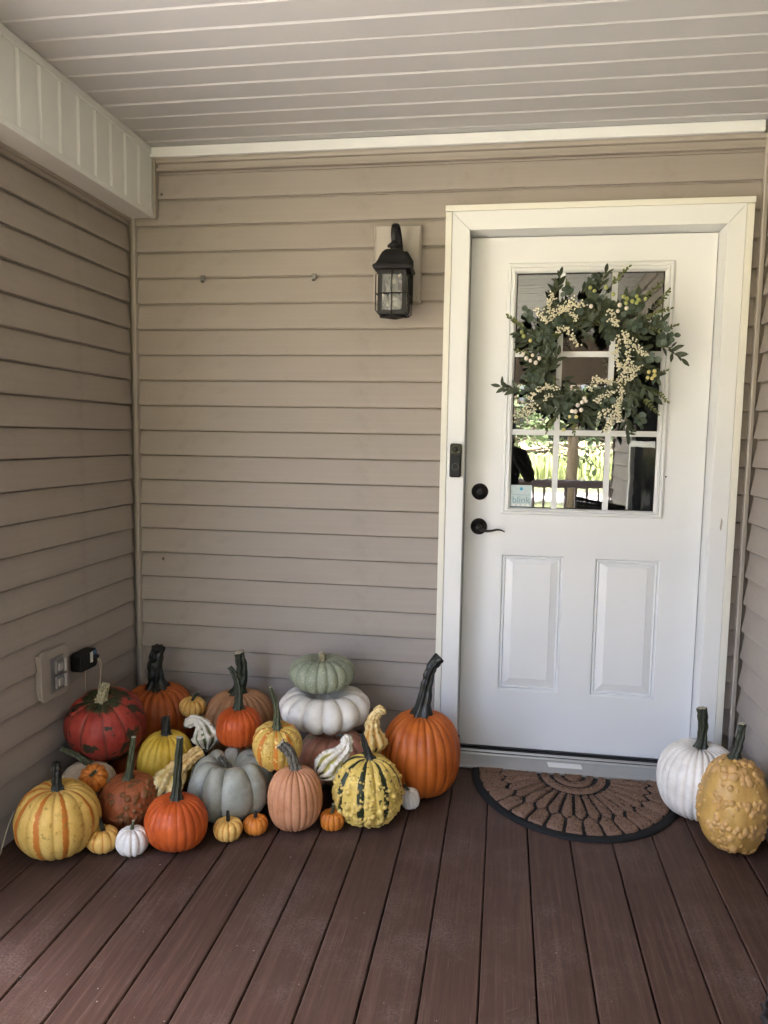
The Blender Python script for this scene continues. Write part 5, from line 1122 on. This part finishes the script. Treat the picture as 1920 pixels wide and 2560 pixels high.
# ------------------------------------------------------------------ photographer, seen only as a reflection in the door glass
M['cloth_dark'] = simple('dark_cloth', (.012, .012, .014), .85, .2, 50); M['skin'] = simple('skin', (.28, .16, .11), .5, .1, 40); M['hair'] = simple('dark_hair', (.012, .009, .007), .5)
def person():
    px, py = 1.515, -3.16
    t = thing('person', 'person in dark clothes holding up a phone, reflected in the glass', 'person', (px, py, 0))
    J = {'pel': (0, -.06, .80, .125), 'waist': (0, -.06, .92, .115), 'chest': (0, -.07, 1.10, .14), 'neck': (0, -.06, 1.235, .05), 'head': (0, -.05, 1.31, .075), 'top': (0, -.055, 1.42, .07),
         'shl': (-.155, -.07, 1.17, .058), 'ell': (-.21, .0, .96, .042), 'wrl': (-.06, .125, 1.19, .028), 'hal': (-.035, .15, 1.24, .026),
         'shr': (.155, -.07, 1.17, .058), 'elr': (.21, .0, .96, .042), 'wrr': (.06, .125, 1.19, .028), 'har': (.035, .15, 1.24, .026),
         'hpl': (-.085, -.06, .74, .09), 'knl': (-.095, -.04, .42, .058), 'anl': (-.10, -.07, .08, .04), 'tol': (-.11, .06, .035, .035),
         'hpr': (.085, -.06, .74, .09), 'knr': (.095, -.04, .42, .058), 'anr': (.10, -.07, .08, .04), 'tor': (.11, .06, .035, .035)}
    E = [('pel', 'waist'), ('waist', 'chest'), ('chest', 'neck'), ('neck', 'head'), ('head', 'top'), ('chest', 'shl'), ('shl', 'ell'), ('ell', 'wrl'), ('wrl', 'hal'), ('chest', 'shr'), ('shr', 'elr'), ('elr', 'wrr'), ('wrr', 'har'),
         ('pel', 'hpl'), ('hpl', 'knl'), ('knl', 'anl'), ('anl', 'tol'), ('pel', 'hpr'), ('hpr', 'knr'), ('knr', 'anr'), ('anr', 'tor')]
    ks = list(J); vs = [J[k][:3] for k in ks]; rad = [J[k][3] for k in ks]; ed = [(ks.index(a), ks.index(b_)) for a, b_ in E]
    for s, hn in ((-1, 'hal'), (1, 'har')):      # fingers wrapped round the phone sides
        h = Vector(J[hn][:3])
        for f_ in range(4):
            a = h + Vector((s * .006, .012 + .002, -.018 + .016 * f_)); b_ = a + Vector((-s * .004, .028, .004)); c_3 = b_ + Vector((-s * .020, .006, .002))
            i0 = len(vs); vs += [tuple(a), tuple(b_), tuple(c_3)]; rad += [.0095, .0085, .007]; ed += [(ks.index(hn), i0), (i0, i0 + 1), (i0 + 1, i0 + 2)]
        a = h + Vector((-s * .012, -.004, .022)); b_ = a + Vector((-s * .014, .004, .022)); i0 = len(vs); vs += [tuple(a), tuple(b_)]; rad += [.010, .008]; ed += [(ks.index(hn), i0), (i0, i0 + 1)]
    me = bpy.data.meshes.new('body'); me.from_pydata(vs, ed, []); o = bpy.data.objects.new('body', me); COL.objects.link(o)
    sk = o.modifiers.new('skin', 'SKIN'); sv_ = me.skin_vertices[0].data
    for i, r in enumerate(rad): sv_[i].radius = (r, r); sv_[i].use_root = (i == 0)
    o.modifiers.new('sub', 'SUBSURF').levels = 2; o.modifiers['sub'].render_levels = 2; sk.use_smooth_shade = True
    me.materials.append(M['cloth_dark']); o.parent = t
    # hair cap with a face-shaped front left free
    bm = bmesh.new(); bmesh.ops.create_uvsphere(bm, u_segments=28, v_segments=18, radius=1.0)
    for v in bm.verts: v.co = Vector((v.co.x * .088, v.co.y * .102 - .068, v.co.z * .118 + 1.375 - (.05 if v.co.z < -.2 and v.co.y < 0 else 0)))
    hm = bpy.data.meshes.new('hair'); bm.to_mesh(hm); bm.free(); link('hair', hm, 'hair', t, smooth=True)
    bm = bmesh.new(); bmesh.ops.create_uvsphere(bm, u_segments=28, v_segments=18, radius=1.0)
    for v in bm.verts:
        x, y, z = v.co; y2 = y * .088; nose = .022 * math.exp(-((x / .16) ** 2 + ((z + .1) / .22) ** 2)) if y > 0 else 0; eye = -.008 * math.exp(-(((abs(x) - .4) / .2) ** 2 + ((z - .15) / .14) ** 2)) if y > 0 else 0; mouth = -.004 * math.exp(-((x / .35) ** 2 + ((z + .5) / .06) ** 2)) if y > 0 else 0
        v.co = Vector((x * .072, y2 + nose + eye + mouth - .036, z * .105 + 1.345))
    fm = bpy.data.meshes.new('face'); bm.to_mesh(fm); bm.free(); link('face', fm, 'skin', t, smooth=True)
    ph = thing('smartphone', 'dark smartphone held up by the reflected person', 'phone', (px, py + .182, 1.215))
    MB().box(px - .037, px + .037, py + .176, py + .184, 1.195, 1.345).build('phone_body', 'plastic_black', ph, bevel=.003)
person()

# ------------------------------------------------------------------ trees and crops outside
M['bark'] = simple('grey_bark', (.12, .09, .07), .95, .3, 12, bump=.8, bscale=30, dist=.02)
N = NT('needles'); oi = N.n('ShaderNodeObjectInfo'); v = N.co('Object'); N.col(N.mix(N.noise(v, 2.5, 4), (.035, .065, .022), (.095, .125, .05))); N.rough(.7); M['needles'] = N.m
def conifer(x, y, h, r0, seed, label, low=.8):
    rr = random.Random(seed); t = thing('conifer_tree', label, 'tree', (x, y, LAWN_Z), group='conifers across the lawn')
    MB().tube([(0, 0, -.1), (.03, 0, h * .3), (-.02, .02, h * .7), (0, 0, h)], [r0 * 1.15, r0 * .95, r0 * .5, .02], 12).build('trunk', 'bark', t, smooth=True, local=True)
    br = MB(); lf = MB(); z = low
    while z < h - .3:
        L = (h - z) * .42 + .3
        for k in range(rr.randint(2, 4)):
            a = rr.uniform(0, 6.28); Lk = L * rr.uniform(.6, 1.05); dr = rr.uniform(.1, .35)
            p = [Vector((math.cos(a) * Lk * s, math.sin(a) * Lk * s, z + .25 * Lk * s - dr * Lk * s * s * 1.6)) for s in (0, .35, .7, 1.0)]
            br.tube(p, [.03, .02, .012, .004], 5)
            for q in range(int(26 * Lk)):
                s = rr.uniform(.15, 1.0); i = min(2, int(s * 3)); c = p[0].lerp(p[3], s) + Vector((0, 0, .12 * Lk * math.sin(s * 3)))
                c = c + Vector((rr.gauss(0, .10 * Lk * s + .03), rr.gauss(0, .10 * Lk * s + .03), rr.gauss(0, .06)))
                d = Vector((rr.gauss(0, 1), rr.gauss(0, 1), rr.gauss(-.5, .6))).normalized() * rr.uniform(.12, .26); n_ = d.cross(Vector((rr.gauss(0, 1), rr.gauss(0, 1), rr.gauss(0, 1)))).normalized() * rr.uniform(.025, .05)
                lf.add([c, c + d * .5 + n_, c + d, c + d * .5 - n_], [(0, 1, 2, 3)])
        z += rr.uniform(.22, .38)
    br.build('limbs', 'bark', t, smooth=True, local=True); tag(lf.build('crown', 'needles', t, local=True, recalc=False), kind='stuff')
conifer(3.1, -15.5, 9.5, .13, 1, 'tall conifer with bare lower trunk across the lawn, reflected in the glass', 1.5)
conifer(1.75, -17.0, 8.0, .09, 2, 'slimmer conifer standing left of the tall one, reflected', 1.3)
conifer(7.2, -25, 9.0, .2, 3, 'conifer beyond the driveway, reflected', .9)
M['crop'] = simple('bright_crop_leaf', (.24, .28, .11), .7, .35, 1.5)
m = MB(); rr = random.Random(9)
for i in range(5200):
    x = rr.uniform(-14, 22); y = rr.uniform(-35.5, -29); h = rr.uniform(.6, 1.15); a = rr.uniform(0, 6.28); d = Vector((math.cos(a), math.sin(a), 0)) * rr.uniform(.08, .2); n_ = Vector((-d.y, d.x, 0)).normalized() * .06
    b0 = Vector((x, y, LAWN_Z)); m.add([b0 - n_ * .5, b0 + n_ * .5, b0 + d * .5 + n_ + Vector((0, 0, h * .7)), b0 + d + Vector((0, 0, h)), b0 + d * .5 - n_ + Vector((0, 0, h * .7))], [(0, 1, 2, 4), (4, 2, 3)])
tag(m.build('crop_rows', 'crop', recalc=False), 'bright green crop strip beyond the driveway', 'crops', kind='stuff')
